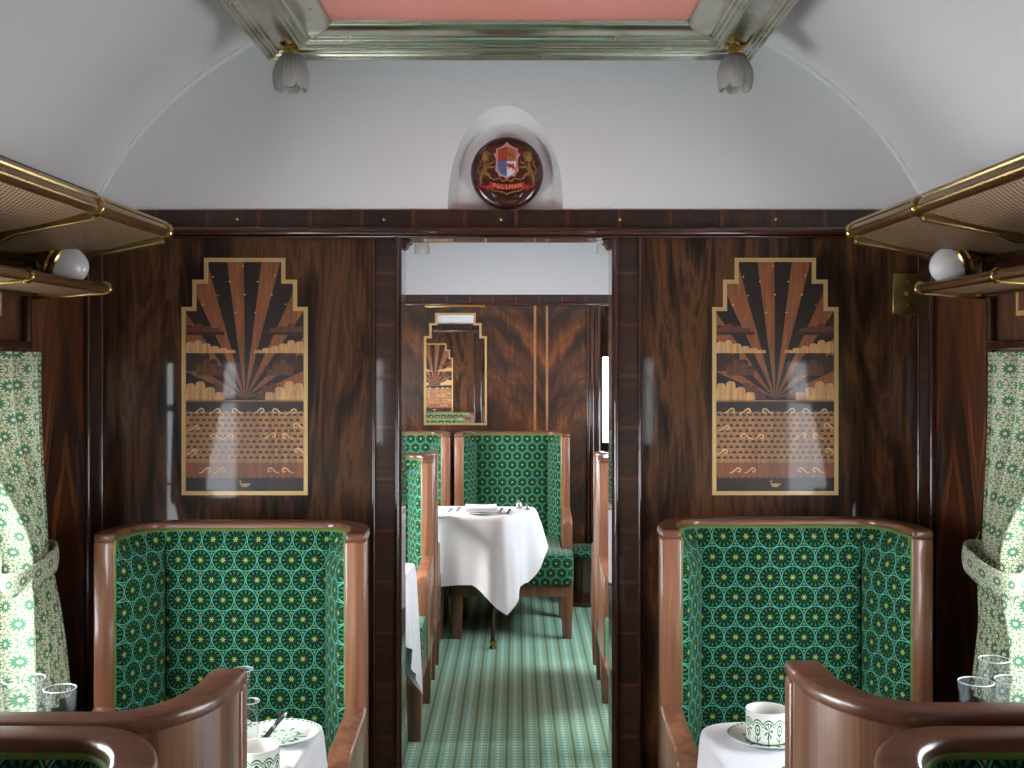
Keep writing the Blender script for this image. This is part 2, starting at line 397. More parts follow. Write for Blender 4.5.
# ------------------------------------------------------------------ mesh builder
class MB:
    def __init__(s): s.v = []; s.f = []; s.uv = {}; s.mi = []; s.cur = 0; s.flat = set()
    def V(s, p): s.v.append(Vector(p)); return len(s.v) - 1
    def Fc(s, idx, uv=None):
        s.f.append(tuple(idx)); s.mi.append(s.cur)
        if uv: s.uv[len(s.f) - 1] = uv
    def box(s, lo, hi):
        x0, y0, z0 = lo; x1, y1, z1 = hi
        b = [s.V(p) for p in ((x0, y0, z0), (x1, y0, z0), (x1, y1, z0), (x0, y1, z0), (x0, y0, z1), (x1, y0, z1), (x1, y1, z1), (x0, y1, z1))]
        for q in ((0, 3, 2, 1), (4, 5, 6, 7), (0, 1, 5, 4), (1, 2, 6, 5), (2, 3, 7, 6), (3, 0, 4, 7)): s.Fc([b[k] for k in q])
        return s
    def prism(s, pts, fn, a, b):
        """polygon pts (2-D) extruded between a and b; fn(u,v,w)->xyz"""
        n = len(pts)
        A = [s.V(fn(u, v, a)) for u, v in pts]; B = [s.V(fn(u, v, b)) for u, v in pts]
        s.Fc(A[::-1]); s.Fc(B)
        for k in range(n): s.Fc((A[k], A[(k + 1) % n], B[(k + 1) % n], B[k]))
        return s
    def flatpoly(s, pts, fn):
        s.Fc([s.V(fn(u, v)) for u, v in pts]); return s
    def grid(s, rows, uv=None, close_u=False):
        nr = len(rows); nc = len(rows[0])
        ids = [[s.V(p) for p in r] for r in rows]
        for i in range(nr - 1):
            for j in range(nc if close_u else nc - 1):
                j2 = (j + 1) % nc
                q = None
                if uv: q = [uv[i][j], uv[i][j + 1], uv[i + 1][j + 1], uv[i + 1][j]]
                s.Fc((ids[i][j], ids[i][j2], ids[i + 1][j2], ids[i + 1][j]), q)
        return ids
    def lathe(s, prof, c=(0, 0, 0), n=32, axis='Z', uv=False):
        rows = []; uvs = []
        for k, (r, z) in enumerate(prof):
            row = []
            for j in range(n):
                a = 2 * PI * j / n
                p = (r * cos(a), r * sin(a), z)
                if axis == 'Y': p = (p[0], p[2], p[1])
                if axis == 'X': p = (p[2], p[0], p[1])
                row.append((c[0] + p[0], c[1] + p[1], c[2] + p[2]))
            rows.append(row)
            uvs.append([(j / n, k / max(1, len(prof) - 1)) for j in range(n + 1)])
        if uv:
            z0 = min(p[1] for p in prof); z1 = max(p[1] for p in prof)
            uvs = [[(j / n, (pz - z0) / (z1 - z0)) for j in range(n + 1)] for _, pz in prof]
        s.grid(rows, uvs if uv else None, close_u=True)
        return s
    def tube(s, pts, r, n=10, cap=True):
        pts = [Vector(p) for p in pts]
        rad = r if isinstance(r, (list, tuple)) else [r] * len(pts)
        rows = []; up = None
        for k, p in enumerate(pts):
            d = (pts[min(k + 1, len(pts) - 1)] - pts[max(k - 1, 0)]).normalized()
            if up is None:
                up = Vector((0, 0, 1)) if abs(d.z) < 0.9 else Vector((1, 0, 0))
            x = d.cross(up).normalized(); y = x.cross(d).normalized(); up = y
            rows.append([p + (x * cos(2 * PI * j / n) + y * sin(2 * PI * j / n)) * rad[k] for j in range(n)])
        ids = s.grid(rows, None, close_u=True)
        if cap:
            s.Fc(ids[0][::-1]); s.Fc(ids[-1])
        return s
    def sphere(s, c, r, n=16, m=10, sc=(1, 1, 1)):
        prof = [(max(1e-5, r * sin(PI * k / m)), -r * cos(PI * k / m)) for k in range(m + 1)]
        rows = [[(c[0] + q * cos(2 * PI * j / n) * sc[0], c[1] + q * sin(2 * PI * j / n) * sc[1], c[2] + z * sc[2]) for j in range(n)] for q, z in prof]
        s.grid(rows, None, close_u=True); return s
    def ribbon2(s, pts, rad, fn, n=1):
        """flat tapered stroke in 2-D, drawn with quads and round ends"""
        P = [Vector((p[0], p[1])) for p in pts]
        L = []; R = []
        for k, p in enumerate(P):
            d = (P[min(k + 1, len(P) - 1)] - P[max(k - 1, 0)])
            d = d.normalized() if d.length > 1e-9 else Vector((1, 0))
            w = rad[k] if isinstance(rad, (list, tuple)) else rad
            nrm = Vector((-d.y, d.x)) * w
            L.append(p + nrm); R.append(p - nrm)
        for k in range(len(P) - 1):
            s.flatpoly([R[k], R[k + 1], L[k + 1], L[k]], fn)
        return s
    def disc2(s, c, r, fn, n=14, sy=1.0):
        s.flatpoly([(c[0] + r * cos(2 * PI * k / n), c[1] + r * sy * sin(2 * PI * k / n)) for k in range(n)], fn); return s

def obj(name, mb, mat, parent=None, smooth=False, bevel=0.0, seg=2, off=(0, 0, 0), label=None, merge=False, angle=35, solid=0.0):
    me = bpy.data.meshes.new(name)
    o_ = Vector(off)
    me.from_pydata([tuple(v - o_) for v in mb.v], [], mb.f)
    mats = mat if isinstance(mat, (list, tuple)) else [mat]
    for m in mats: me.materials.append(M[m])
    uvl = me.uv_layers.new(name='UVMap')
    for p in me.polygons:
        p.material_index = min(mb.mi[p.index], len(mats) - 1)
        q = mb.uv.get(p.index)
        if q:
            for k, li in enumerate(p.loop_indices): uvl.data[li].uv = q[k]
        else:
            n = p.normal; ax = max(range(3), key=lambda i: abs(n[i]))
            for li in p.loop_indices:
                c = me.vertices[me.loops[li].vertex_index].co
                uvl.data[li].uv = ((c.y, c.z), (c.x, c.z), (c.x, c.y))[ax]
    if merge or True:
        bm = bmesh.new(); bm.from_mesh(me)
        if merge: bmesh.ops.remove_doubles(bm, verts=bm.verts, dist=1e-5)
        bmesh.ops.recalc_face_normals(bm, faces=bm.faces)
        bm.to_mesh(me); bm.free()
    if smooth:
        for p in me.polygons: p.use_smooth = True
        try: me.set_sharp_from_angle(angle=math.radians(angle))
        except Exception: pass
    me.update()
    o = bpy.data.objects.new(name, me); COL.objects.link(o)
    if parent is not None: o.parent = parent
    if bevel:
        bm = bmesh.new(); bm.from_mesh(me)
        ed = [e for e in bm.edges if len(e.link_faces) == 2 and e.calc_face_angle(0) > math.radians(40)]
        bmesh.ops.bevel(bm, geom=ed, offset=bevel, offset_type='OFFSET', segments=seg, profile=0.5, affect='EDGES', clamp_overlap=True)
        bm.to_mesh(me); bm.free(); me.update()
        for p in me.polygons: p.use_smooth = True
        try: me.set_sharp_from_angle(angle=math.radians(60))
        except Exception: pass
    if label: o['label'] = label
    if solid:
        md = o.modifiers.new('Solid', 'SOLIDIFY'); md.thickness = solid
        bpy.context.view_layer.update()
        dg = bpy.context.evaluated_depsgraph_get()
        m2 = bpy.data.meshes.new_from_object(o.evaluated_get(dg))
        o.modifiers.clear(); o.data = m2
    return o

def tag(o, label, cat, group=None):
    o['label'] = label; o['category'] = cat
    if group: o['group'] = group
    return o
def thing(name, label, cat, loc=(0, 0, 0), rot=(0, 0, 0), group=None):
    o = bpy.data.objects.new(name, None); COL.objects.link(o)
    o.location = loc; o.rotation_euler = rot; o.empty_display_size = 0.05
    return tag(o, label, cat, group)
def struct(name, mb, mat, parent=None, **kw):
    o = obj(name, mb, mat, parent, **kw)
    if parent is None: o['kind'] = 'structure'
    return o
def dup(root, loc, rz=None, label=None, cat=None, group=None):
    r = root.copy(); COL.objects.link(r); r.location = loc
    if rz is not None: r.rotation_euler = (0, 0, rz)
    if label: r['label'] = label
    if group: r['group'] = group
    for ch in list(root.children):
        c = ch.copy(); COL.objects.link(c); c.parent = r
        for g in ch.children:
            d = g.copy(); COL.objects.link(d); d.parent = c
    return r
def smooth01(x):
    x = max(0.0, min(1.0, x)); return x * x * (3 - 2 * x)

# ================================================================== SETTING
YB = -4.7       # wall behind the camera
ZV = vault(W)   # where vault meets side wall
def XY(u, v, w): return (u, w, v)          # prism with thickness along the carriage
# floor
mb = MB(); mb.box((-W - 0.1, YB, -0.05), (W + 0.1, 10.4, 0.0)); struct('floor', mb, 'carpet')

# windows along the sides: (Y0, Y1)
WINS = [(-4.5, -3.3), (1.50, 2.86), (3.9, 5.15), (5.65, 6.75)]
ZW0, ZW1 = 0.80, 1.62
def side_wall(name, sgn, y0, y1, wins):
    mb = MB(); x0, x1 = sorted((sgn * W, sgn * (W + 0.07)))
    top = ZV + 0.02
    mb.box((x0, y0, 0), (x1, y1, ZW0)); mb.box((x0, y0, ZW1), (x1, y1, top))
    ys = [y0] + [v for w in wins for v in w] + [y1]
    for k in range(0, len(ys), 2): mb.box((x0, ys[k], ZW0), (x1, ys[k + 1], ZW1))
    return struct(name, mb, 'flame_side')
side_wall('wall_left', -1, YB, D2, WINS)
side_wall('wall_right', 1, YB, 10.4, WINS)
wn = 0
for sgn in (-1, 1):
    for (a, b) in WINS:
        wn += 1
        mb = MB(); xi = sgn * (W + 0.035)
        mb.box((xi - 0.004, a - 0.01, ZW0 - 0.01), (xi + 0.004, b + 0.01, ZW1 + 0.01))
        w = struct('window_%d' % wn, mb, 'window_glass')
        mb = MB(); xa, xb = sorted((sgn * (W - 0.012), sgn * (W + 0.05)))
        t = 0.035
        mb.box((xa, a - t, ZW0 - t), (xb, a + 0.02, ZW1 + t)); mb.box((xa, b - 0.02, ZW0 - t), (xb, b + t, ZW1 + t))
        mb.box((xa, a + 0.02, ZW0 - t), (xb, b - 0.02, ZW0 + 0.02)); mb.box((xa, a + 0.02, ZW1 - 0.02), (xb, b - 0.02, ZW1 + t))
        mb.box((xa + (0.02 if sgn > 0 else 0.0), a, 1.42), (xb - (0.0 if sgn > 0 else 0.02), b, 1.445))
        obj('window_frame', mb, 'mahogany_post', w)
        if (a, b) == WINS[1]:
            # pelmet over the window with stepped gold inlay
            mb = MB(); xa, xb = sorted((sgn * (W - 0.03), sgn * W))
            mb.box((xa, a - 0.05, ZW1 + 0.019), (xb, b + 0.07, ZW1 + 0.045))
            obj('pelmet', mb, 'mahogany_post', w, bevel=0.006)
            mb = MB(); xf = sgn * (W - 0.003)
            for (yy, zz, y2, z2) in ((2.80, 1.725, 2.812, 1.80), (2.80, 1.80, 2.70, 1.812), (2.70, 1.80, 2.712, 1.83), (2.2, 1.725, 2.80, 1.737)):
                lo = (min(xf, sgn * W), min(yy, y2), min(zz, z2)); hi = (max(xf, sgn * W), max(yy, y2), max(zz, z2)); mb.box(lo, hi)
            obj('gold_inlay', mb, 'inlay_brass', w)

# vaulted ceiling (both saloons)
def vault_mesh(y0, y1):
    mb = MB(); n = 48; inn = []; out = []
    for k in range(n + 1):
        a = -1 + 2 * k / n
        x = W * 1.0 * sin(a * PI / 2) if False else W * a
        inn.append((x, vault(x))); out.append((x * 1.05, vault(x) + 0.08))
    for prof in (inn, out):
        mb.grid([[(x, y, z) for x, z in prof] for y in (y0, y1)])
    return mb
struct('ceiling', vault_mesh(YB, 10.4), 'ceiling_paint', smooth=True)

# wall behind the camera
mb = MB(); mb.box((-W, YB - 0.06, 0), (W, YB, 2.9)); struct('wall_back', mb, 'rosewood')

# ---- partition with the doorway
DXL, DXR, ZD = at(399.5, 0, D1).x, at(614, 0, D1).x, at(0, 236, D1).z
mb = MB()
for x0, x1 in ((-W, DXL), (DXR, W)): mb.box((x0, D1, 0), (x1, D1 + T1, ZF))
mb.box((DXL, D1, ZD), (DXR, D1 + T1, ZF))
wallf = struct('wall_front', mb, 'rosewood')
# veneer panel edges and posts
def posts(yf, sg):
    """door posts, frieze and corner stiles on one face of the partition; sg -1 faces the camera"""
    y0, y1 = sorted((yf, yf + sg * 0.012))
    mb = MB(); w = 0.062
    for xa in (DXL - w - 0.010, DXR + 0.010):
        mb.box((xa, y0, 0), (xa + w, y1, ZF - 0.07))
    o = struct('trim_1' if sg < 0 else 'trim_11', mb, 'band_post'); 
    mb = MB(); y2, y3 = sorted((yf, yf + sg * 0.022))
    for xa, ww in ((DXL - 0.013, 0.013), (DXR, 0.013), (DXL - w - 0.022, 0.012), (DXR + w + 0.010, 0.012)):
        mb.box((xa, y2, 0), (xa + ww, y3, ZF - 0.07))
    for xa in (-W + 0.006, W - 0.018): mb.box((xa, y2, 0), (xa + 0.012, y3, ZF - 0.07))
    struct('trim_2' if sg < 0 else 'trim_12', mb, 'mahogany_post', bevel=0.005)
    mb = MB(); mb.box((-W, y0, ZF - 0.055), (W, y1, ZF)); struct('trim_3' if sg < 0 else 'trim_13', mb, 'band_frieze')
    mb = MB(); y4, y5 = sorted((yf, yf + sg * 0.03))
    mb.box((-W, y4, ZF - 0.078), (W, y5, ZF - 0.054)); mb.box((-W, y2, ZF - 0.088), (W, y3, ZF - 0.078))
    struct('trim_4' if sg < 0 else 'trim_14', mb, 'mahogany_trim', bevel=0.006)
posts(D1, -1); posts(D1 + T1, 1)
# door lining
mb = MB()
mb.box((DXL, D1 - 0.012, 0), (DXL + 0.008, D1 + T1 + 0.012, ZD)); mb.box((DXR - 0.008, D1 - 0.012, 0), (DXR, D1 + T1 + 0.012, ZD))
mb.box((DXL, D1 - 0.012, ZD - 0.008), (DXR, D1 + T1 + 0.012, ZD))
for sx, xx in ((1, DXL + 0.008), (-1, DXR - 0.008)):     # small solid blocks standing in for moulding reflections
    pts = [(0, 0)] + [(0.026 * cos(a * PI / 16) * 1.0, -0.026 + 0.026 * (1 - sin(a * PI / 16)) - 0.0) for a in range(0, 0)] + [(0.028, 0), (0.024, -0.010), (0.014, -0.016), (0.010, -0.026), (0, -0.030)]
    mb.prism([(xx + sx * u, ZD - 0.008 + v) for u, v in pts], XY, D1 + 0.01, D1 + T1 - 0.01)
struct('trim_5', mb, 'mahogany_post')
# brass screws on the frieze
screws = [237, 384, 501, 620, 776]
for i, px in enumerate(screws):
    p = at(px, 219.5, D1 - 0.012); mb = MB(); mb.sphere((0, 0, 0), 0.0055, 12, 6, (1, 0.5, 1))
    o = obj('screw_cap', mb, 'brass', smooth=True); o.location = p
    tag(o, ['small brass screw cap on the frieze above the left marquetry panel', 'small brass screw cap on the frieze just left of the doorway', 'small brass screw cap on the frieze directly under the crest',
            'small brass screw cap on the frieze above the right door post', 'small brass screw cap on the frieze above the right marquetry panel'][i], 'screw', 'brass screw caps along the frieze')

for sgn, nm in ((-1, 'trim_17'), (1, 'trim_18')):
    mb = MB(); xa, xb = sorted((sgn * W, sgn * (W - 0.012))); mb.box((xa, 3.365, 0), (xb, 3.455, ZF - 0.07)); o_ = struct(nm, mb, 'band_post')
    mb = MB(); xa, xb = sorted((sgn * W, sgn * (W - 0.02))); mb.box((xa, 3.345, 0), (xb, 3.365, ZF - 0.07)); mb.box((xa, 2.93, 0), (xb, 2.955, 1.78)); obj('moulding', mb, 'mahogany_post', o_, bevel=0.005)
# ---- white bulkhead with the arched niche
NX = at(505.5, 0, D1).x; NW = 57.5 * D1 / F; NHt = at(0, 106, D1).z - ZF
def arch(k, n, w, h, z0=0.0):
    """point k of n along a parabolic arch from left foot to right foot"""
    a = PI * k / n
    return (-w * cos(a), z0 + h * (sin(a) ** 0.92) )
def bulk(y_front, y_back, niche, name, mat='white_paint'):
    mb = MB(); n = 40
    outer = []; inner = []
    # top line of the bulkhead follows the vault
    N = 60
    vp = [(-W + 2 * W * k / N, vault(-W + 2 * W * k / N) + 0.01) for k in range(N + 1)]
    if not niche:
        pts = [(-W, ZF)] + [(W, ZF)] + vp[::-1]
        mb.prism(pts, XY, y_front, y_back)
        return struct(name, mb, mat)
    ar = [arch(k, n, NW, NHt) for k in range(n + 1)]
    ar = [(NX + u, ZF + v) for u, v in ar]
    # strip between arch and outline
    def outline(k):
        t = k / n
        # matching points on the outline: left side -> vault -> right side
        a = PI * t; d = Vector((-cos(a) * 1.0, sin(a)))
        return None
    left = [(-W, ZF)] + vp
    m = len(vp)
    # left wing, right wing and top as quads strips between arch points and vault points
    tv = []
    for k in range(n + 1):
        x = -W + 2 * W * k / n
        tv.append((x, vault(x) + 0.01))
    A = [mb.V((u, y_front, v)) for u, v in ar]; B = [mb.V((u, y_front, v)) for u, v in tv]
    fl = mb.V((-W, y_front, ZF)); fr = mb.V((W, y_front, ZF))
    mb.Fc((fl, A[0], B[0])); mb.Fc((fr, B[n], A[n]))
    for k in range(n): mb.Fc((A[k], A[k + 1], B[k + 1], B[k]))
    # back plate
    mb.prism([(-W, ZF)] + [(W, ZF)] + vp[::-1], XY, y_front + 0.085, y_back)
    # bottom lip
    o = struct(name, mb, mat)
    mb = MB(); rows = []
    for j in range(13):
        t = j / 12.0; e = smooth01(t)
        dep = 0.050 * min(1.0, t * 1.5) ** 0.8
        row = []
        for k in range(n + 1):
            u0, v0 = arch(k, n, NW, NHt)
            a = PI * k / n
            u1, v1 = -0.138 * cos(a), 0.105 + 0.150 * sin(a)
            if k == 0 or k == n: v1 = 0.0
            elif sin(a) < 0.35: v1 = v1 * smooth01(sin(a) / 0.35)
            f = t ** 0.9
            row.append((NX + u0 + (u1 - u0) * f, y_front + dep, ZF + v0 + (v1 - v0) * f))
        rows.append(row)
    mb.grid(rows)
    mb.Fc([mb.V(p) for p in rows[-1]])
    mb.Fc([mb.V(p) for p in ((NX - NW, y_front, ZF + 0.0005), (NX + NW, y_front, ZF + 0.0005), (NX + NW, y_front + 0.085, ZF + 0.0005), (NX - NW, y_front + 0.085, ZF + 0.0005))])
    obj('niche', mb, mat, o, smooth=True, angle=50)
    return o
bulk(D1 - 0.006, D1 + T1, True, 'wall_upper')
# bead where vault and bulkhead meet
mb = MB(); mb.tube([(W * a, D1 - 0.008, vault(W * a) - 0.004) for a in [-1 + k / 30 for k in range(61)]], 0.009, 8)
struct('trim_6', mb, 'white_paint', smooth=True)

# ---- far wall with a doorway into the corridor on its right
FX0 = at(601, 0, D2).x
mb = MB(); mb.box((-W, D2, 0), (FX0, D2 + 0.06, ZF)); mb.box((FX0, D2, ZF - 0.08), (W, D2 + 0.06, ZF))
struct('wall_far', mb, 'flame_far')
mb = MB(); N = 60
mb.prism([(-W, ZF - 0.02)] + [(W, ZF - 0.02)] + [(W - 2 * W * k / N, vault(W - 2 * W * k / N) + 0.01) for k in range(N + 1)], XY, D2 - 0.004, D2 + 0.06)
struct('wall_far_upper', mb, 'white_paint_darkened')
ZFF = at(0, 296, D2).z
mb = MB(); mb.box((-W, D2 - 0.010, ZFF - 0.045), (W, D2, ZFF)); struct('trim_7', mb, 'band_frieze')
mb = MB(); mb.box((-W, D2 - 0.022, ZFF - 0.066), (W, D2, ZFF - 0.045)); struct('trim_8', mb, 'mahogany_trim', bevel=0.005)
mb = MB()
for px in (535, 547): x = at(px, 0, D2).x; mb.box((x - 0.008, D2 - 0.003, 0.3), (x + 0.008, D2, ZFF - 0.066))
struct('trim_9', mb, 'veneer_sea')
mb = MB()
for pa, pb, dd in ((586.5, 590, 0.02), (590, 594, 0.035), (594, 600.5, 0.025)):
    mb.box((at(pa, 0, D2).x, D2 - dd, 0), (at(pb, 0, D2).x + 0.001, D2, ZFF - 0.066))
struct('trim_10', mb, 'mahogany_post', bevel=0.006)
# corridor beyond
mb = MB(); YE = 10.3; wx0, wx1 = at(602.5, 0, YE).x, at(640, 0, YE).x
wz1, wz0 = at(0, 357, YE).z, 0.85
mb.box((FX0 - 0.06, YE, 0), (W, YE + 0.05, wz0)); mb.box((FX0 - 0.06, YE, wz1), (W, YE + 0.05, 2.6)); mb.box((FX0 - 0.06, YE, wz0), (wx0, YE + 0.05, wz1)); mb.box((wx1, YE, wz0), (W, YE + 0.05, wz1))
struct('wall_corridor_end', mb, 'rosewood')
mb = MB(); mb.box((FX0 - 0.06, D2 + 0.06, 0), (FX0, YE, 2.5)); struct('wall_corridor', mb, 'rosewood')
mb = MB(); mb.box((wx0 - 0.01, YE + 0.02, wz0 - 0.01), (wx1 + 0.01, YE + 0.028, wz1 + 0.01)); struct('window_9', mb, 'window_glass')

# ---- silver-leaf cornice frame with the pink panel
def cornice(hx, yf, yn, zb, name1, name2, sc=1.0):
    prof = [(0, 0.16), (0.0, 0.004), (0.003, 0.0), (0.008, 0.0), (0.011, 0.005), (0.013, 0.003), (0.018, 0.003), (0.021, 0.009), (0.023, 0.007), (0.028, 0.006), (0.032, 0.011), (0.034, 0.010), (0.040, 0.012), (0.044, 0.018),
            (0.108, 0.018), (0.110, 0.004), (0.113, 0.0), (0.118, 0.0), (0.121, 0.006), (0.124, 0.004), (0.129, 0.005), (0.132, 0.012), (0.135, 0.010), (0.141, 0.011), (0.144, 0.017), (0.147, 0.016), (0.150, 0.019), (0.152, 0.025)]
    for k in range(9):
        a = PI / 2 * k / 8
        prof.append((0.152 + 0.068 * sin(a) , 0.024 + 0.022 * (1 - cos(a))))
    prof.append((0.222, 0.055))
    mb = MB()
    for side in range(4):
        rows = []
        for end in (0, 1):
            row = []
            for u, v in prof:
                x, z = hx - u, zb + v
                c = [((-x, yf - u), (x, yf - u)), ((x, yf - u), (x, yn + u)), ((x, yn + u), (-x, yn + u)), ((-x, yn + u), (-x, yf - u))][side][end]
                row.append((c[0], c[1], z))
            rows.append(row)
        mb.grid(rows)
    o = struct(name1, mb, 'silver_leaf', smooth=True, angle=25)
    mb = MB(); u = 0.219
    mb.box((-hx + u, yn + u, zb + 0.053), (hx - u, yf - u, zb + 0.09))
    obj('pink_panel', mb, 'pink_panel', o, label='pink painted panel inside the silver frame')
    return o
ZC = H + 0.868
cornice(0.707, 3.30, -1.2, ZC, 'trim_15', 'ceiling_panel')
ZC2 = at(0, 239.5, 7.45).z
cornice(0.70, 7.45, 4.2, ZC2, 'trim_16', 'ceiling_panel')

# ================================================================== LAMPS on the ceiling
def tulip(loc, s=1.0, label='', grp='frosted tulip lamps on the ceiling frame'):
    r = thing('ceiling_lamp', label, 'lamp', loc, group=grp)
    mb = MB()
    mb.lathe([(1e-4, 0.0), (0.030, 0.0), (0.032, -0.004), (0.028, -0.008), (0.021, -0.010), (0.021, -0.018), (0.024, -0.021), (0.024, -0.026), (0.019, -0.030), (1e-4, -0.030)], n=28)
    obj('brass_fitting', mb, 'brass', r, smooth=True)
    mb = MB(); n = 96; rows = []
    for j in range(15):
        t = j / 14.0
        row = []
        for k in range(n):
            a = 2 * PI * k / n
            pet = abs(sin(3 * a))                       # six petals
            L = 0.106 - 0.016 * (1 - pet) ** 2.4
            z = -0.022 - L * t
            rr = 0.018 + 0.033 * sin(min(1.0, t * 1.5) * PI / 2) ** 0.8 - 0.006 * max(0, t - 0.6) ** 1.5 * 4
            rr *= 1 + 0.08 * t ** 0.5 * (pet - 0.6) + 0.03 * cos(24 * a) * (1 - 0.6 * t)
            row.append((rr * cos(a), rr * sin(a), z))
        rows.append(row)
    mb.grid(rows, close_u=True)
    obj('glass_shade', mb, 'frosted_glass', r, smooth=True, solid=0.003)
    mb = MB(); mb.sphere((0, 0, -0.088), 0.026, 20, 12, (1, 1, 1.2)); obj('bulb', mb, 'bulb_glass', r, smooth=True)
    return r
lp = at(291, 44, 3.17); z = ZC + 0.018
l1 = tulip((at(291, 0, 3.2).x, 3.2, z), label='frosted tulip glass lamp at the left corner of the silver ceiling frame')
dup(l1, (at(735, 0, 3.2).x, 3.2, z), label='frosted tulip glass lamp at the right corner of the silver ceiling frame')
dup(l1, (at(422, 0, 7.33).x, 7.33, ZC2 + 0.018), label='frosted tulip lamp seen at the top left corner of the doorway')
dup(l1, (at(604, 0, 7.33).x, 7.33, ZC2 + 0.018), label='frosted tulip lamp seen at the top right corner of the doorway')

# ================================================================== MARQUETRY
def step_outline(e):
    a = [(0.194, 0.0), (0.194, 0.579), (0.161, 0.579), (0.161, 0.663), (0.125, 0.663), (0.125, 0.730)]
    pts = []
    for k, (u, v) in enumerate(a):
        pts.append((u - e, v + e if k == 0 else v - e))
    return pts + [(-u, v) for u, v in pts[::-1]]
def clip_rays(poly, c, a0, a1):
    """convex wedge clipped against the stepped region: intersect with three rectangles"""
    return poly
def clip_half(poly, n, d):
    out = []
    for k in range(len(poly)):
        p = poly[k]; q = poly[(k + 1) % len(poly)]
        sp = p[0] * n[0] + p[1] * n[1] - d; sq = q[0] * n[0] + q[1] * n[1] - d
        if sp <= 0: out.append(p)
        if sp * sq < 0:
            t = sp / (sp - sq); out.append((p[0] + (q[0] - p[0]) * t, p[1] + (q[1] - p[1]) * t))
    return out
def cloud(u0, u1, vb, bumps, flip=False):
    """flat-bottomed cloud with scalloped top, bumps = [(pos 0..1, height)]"""
    pts = [(u0, vb)]
    n = len(bumps)
    for k in range(n):
        p0 = bumps[k][0]; p1 = bumps[k + 1][0] if k + 1 < n else 1.0
        h = bumps[k][1]
        for j in range(7):
            a = PI * j / 6
            t = (p0 + p1) / 2 - (p1 - p0) / 2 * cos(a)
            hh = h * (0.74 + 0.26 * sin(a) ** 0.7)
            if (k == 0 and j == 0) or (k == n - 1 and j == 6): hh = 0.0
            pts.append((u0 + (u1 - u0) * t, vb + hh))
    pts.append((u1, vb))
    if flip: pts = [(-u, v) for u, v in pts]
    return pts
def marquetry(loc, rotz, label):
    r = thing('marquetry_panel', label, 'marquetry panel', loc, (0, 0, rotz), 'sunray marquetry panels')
    lay = [0.0]
    def L(d): return lambda u, v: (u, -d, v)
    e = 0.0125
    o = step_outline(0); i = step_outline(e)
    mb = MB(); n = len(o)
    for k in range(n):
        k2 = (k + 1) % n
        mb.prism([o[k], o[k2], i[k2], i[k]], lambda u, v, w: (u, w, v), -0.004, 0.0)
    obj('border', mb, 'inlay_brass', r)
    mb = MB(); mb.flatpoly(i, L(0.0006)); obj('ground', mb, 'veneer_dark', r)
    # rays
    hor = 0.292; c = (0.0, hor + 0.006)
    rects = [(-0.1815, 0.1815, hor, 0.5665), (-0.1485, 0.1485, 0.5665, 0.6505), (-0.1125, 0.1125, 0.6505, 0.7175)]
    edges = [(-7.4, -0.4), (7.0, 14.5), (-25.0, -15.5), (24.5, 34.0), (-45, -34.5), (44, 55), (-66, -56), (65, 76)]
    for a0, a1 in edges:
        mb = MB()
        d0 = (sin(math.radians(a0)), cos(math.radians(a0))); d1 = (sin(math.radians(a1)), cos(math.radians(a1)))
        for (ua, ub, va, vb) in rects:
            tri = [c, (c[0] + d0[0] * 1.2, c[1] + d0[1] * 1.2), (c[0] + d1[0] * 1.2, c[1] + d1[1] * 1.2)]
            for nn, dd in (((1, 0), ub), ((-1, 0), -ua), ((0, 1), vb), ((0, -1), -va)):
                tri = clip_half(tri, nn, dd)
                if len(tri) < 3: break
            if len(tri) >= 3: mb.flatpoly(tri, L(0.0010))
        if mb.f: obj('sun_ray', mb, 'veneer_ray', r, merge=True)
    # clouds
    B = lambda *h: [(k / len(h), q) for k, q in enumerate(h)]
    def cl(nm, mat, d, *a):
        for fl in (False, True):
            m_ = MB(); m_.flatpoly(cloud(*a, fl), L(d)); obj(nm, m_, mat, r)
    cl('dark_cloud', 'veneer_brown', 0.0013, -0.1815, -0.062, 0.493, B(0.030, 0.034, 0.026, 0.018, 0.010))
    cl('dark_cloud', 'veneer_brown', 0.0013, -0.1815, -0.060, 0.382, B(0.050, 0.062, 0.056, 0.036, 0.016))
    cl('brown_cloud', 'veneer_mid', 0.0015, -0.1815, -0.075, 0.502, B(0.016, 0.026, 0.018, 0.012))
    cl('brown_cloud', 'veneer_mid', 0.0015, -0.150, -0.066, 0.368, B(0.034, 0.05, 0.038, 0.02))
    cl('brown_cloud', 'veneer_mid', 0.0015, -0.12, -0.03, 0.296, B(0.022, 0.05, 0.042, 0.02))
    cl('pale_cloud', 'veneer_tan', 0.0018, -0.1815, -0.028, 0.437, B(0.036, 0.040, 0.030, 0.022, 0.016, 0.010))
    cl('pale_cloud', 'veneer_tan', 0.0018, -0.1815, -0.062, 0.293, B(0.052, 0.058, 0.040, 0.024))
    # sea
    mb = MB()
    mb.flatpoly([(-0.1815, 0.288), (0.1815, 0.288), (0.1815, 0.292), (-0.1815, 0.292)], L(0.0019))
    def sea_poly(v0, v1, n=16):
        pts = []
        for k in range(n):
            for j in range(5):
                a = PI * j / 5; pts.append((-0.1815 + 0.363 * (k + (1 - cos(a)) / 2) / n, v0 - 0.006 * sin(a)))
        pts.append((0.1815, v0)); 
        for k in range(n, 0, -1):
            for j in range(5):
                a = PI * j / 5; pts.append((-0.1815 + 0.363 * (k - (1 - cos(a)) / 2) / n, v1 + 0.006 * sin(a)))
        pts.append((-0.1815, v1)); return pts
    mb.flatpoly(sea_poly(0.105, 0.252), L(0.0012))
    obj('sea', mb, 'veneer_sea', r)
    mb = MB(); mb.flatpoly(sea_poly(0.058, 0.104, 20), L(0.0009)); obj('near_sea', mb, 'veneer_red', r)
    mb = MB()
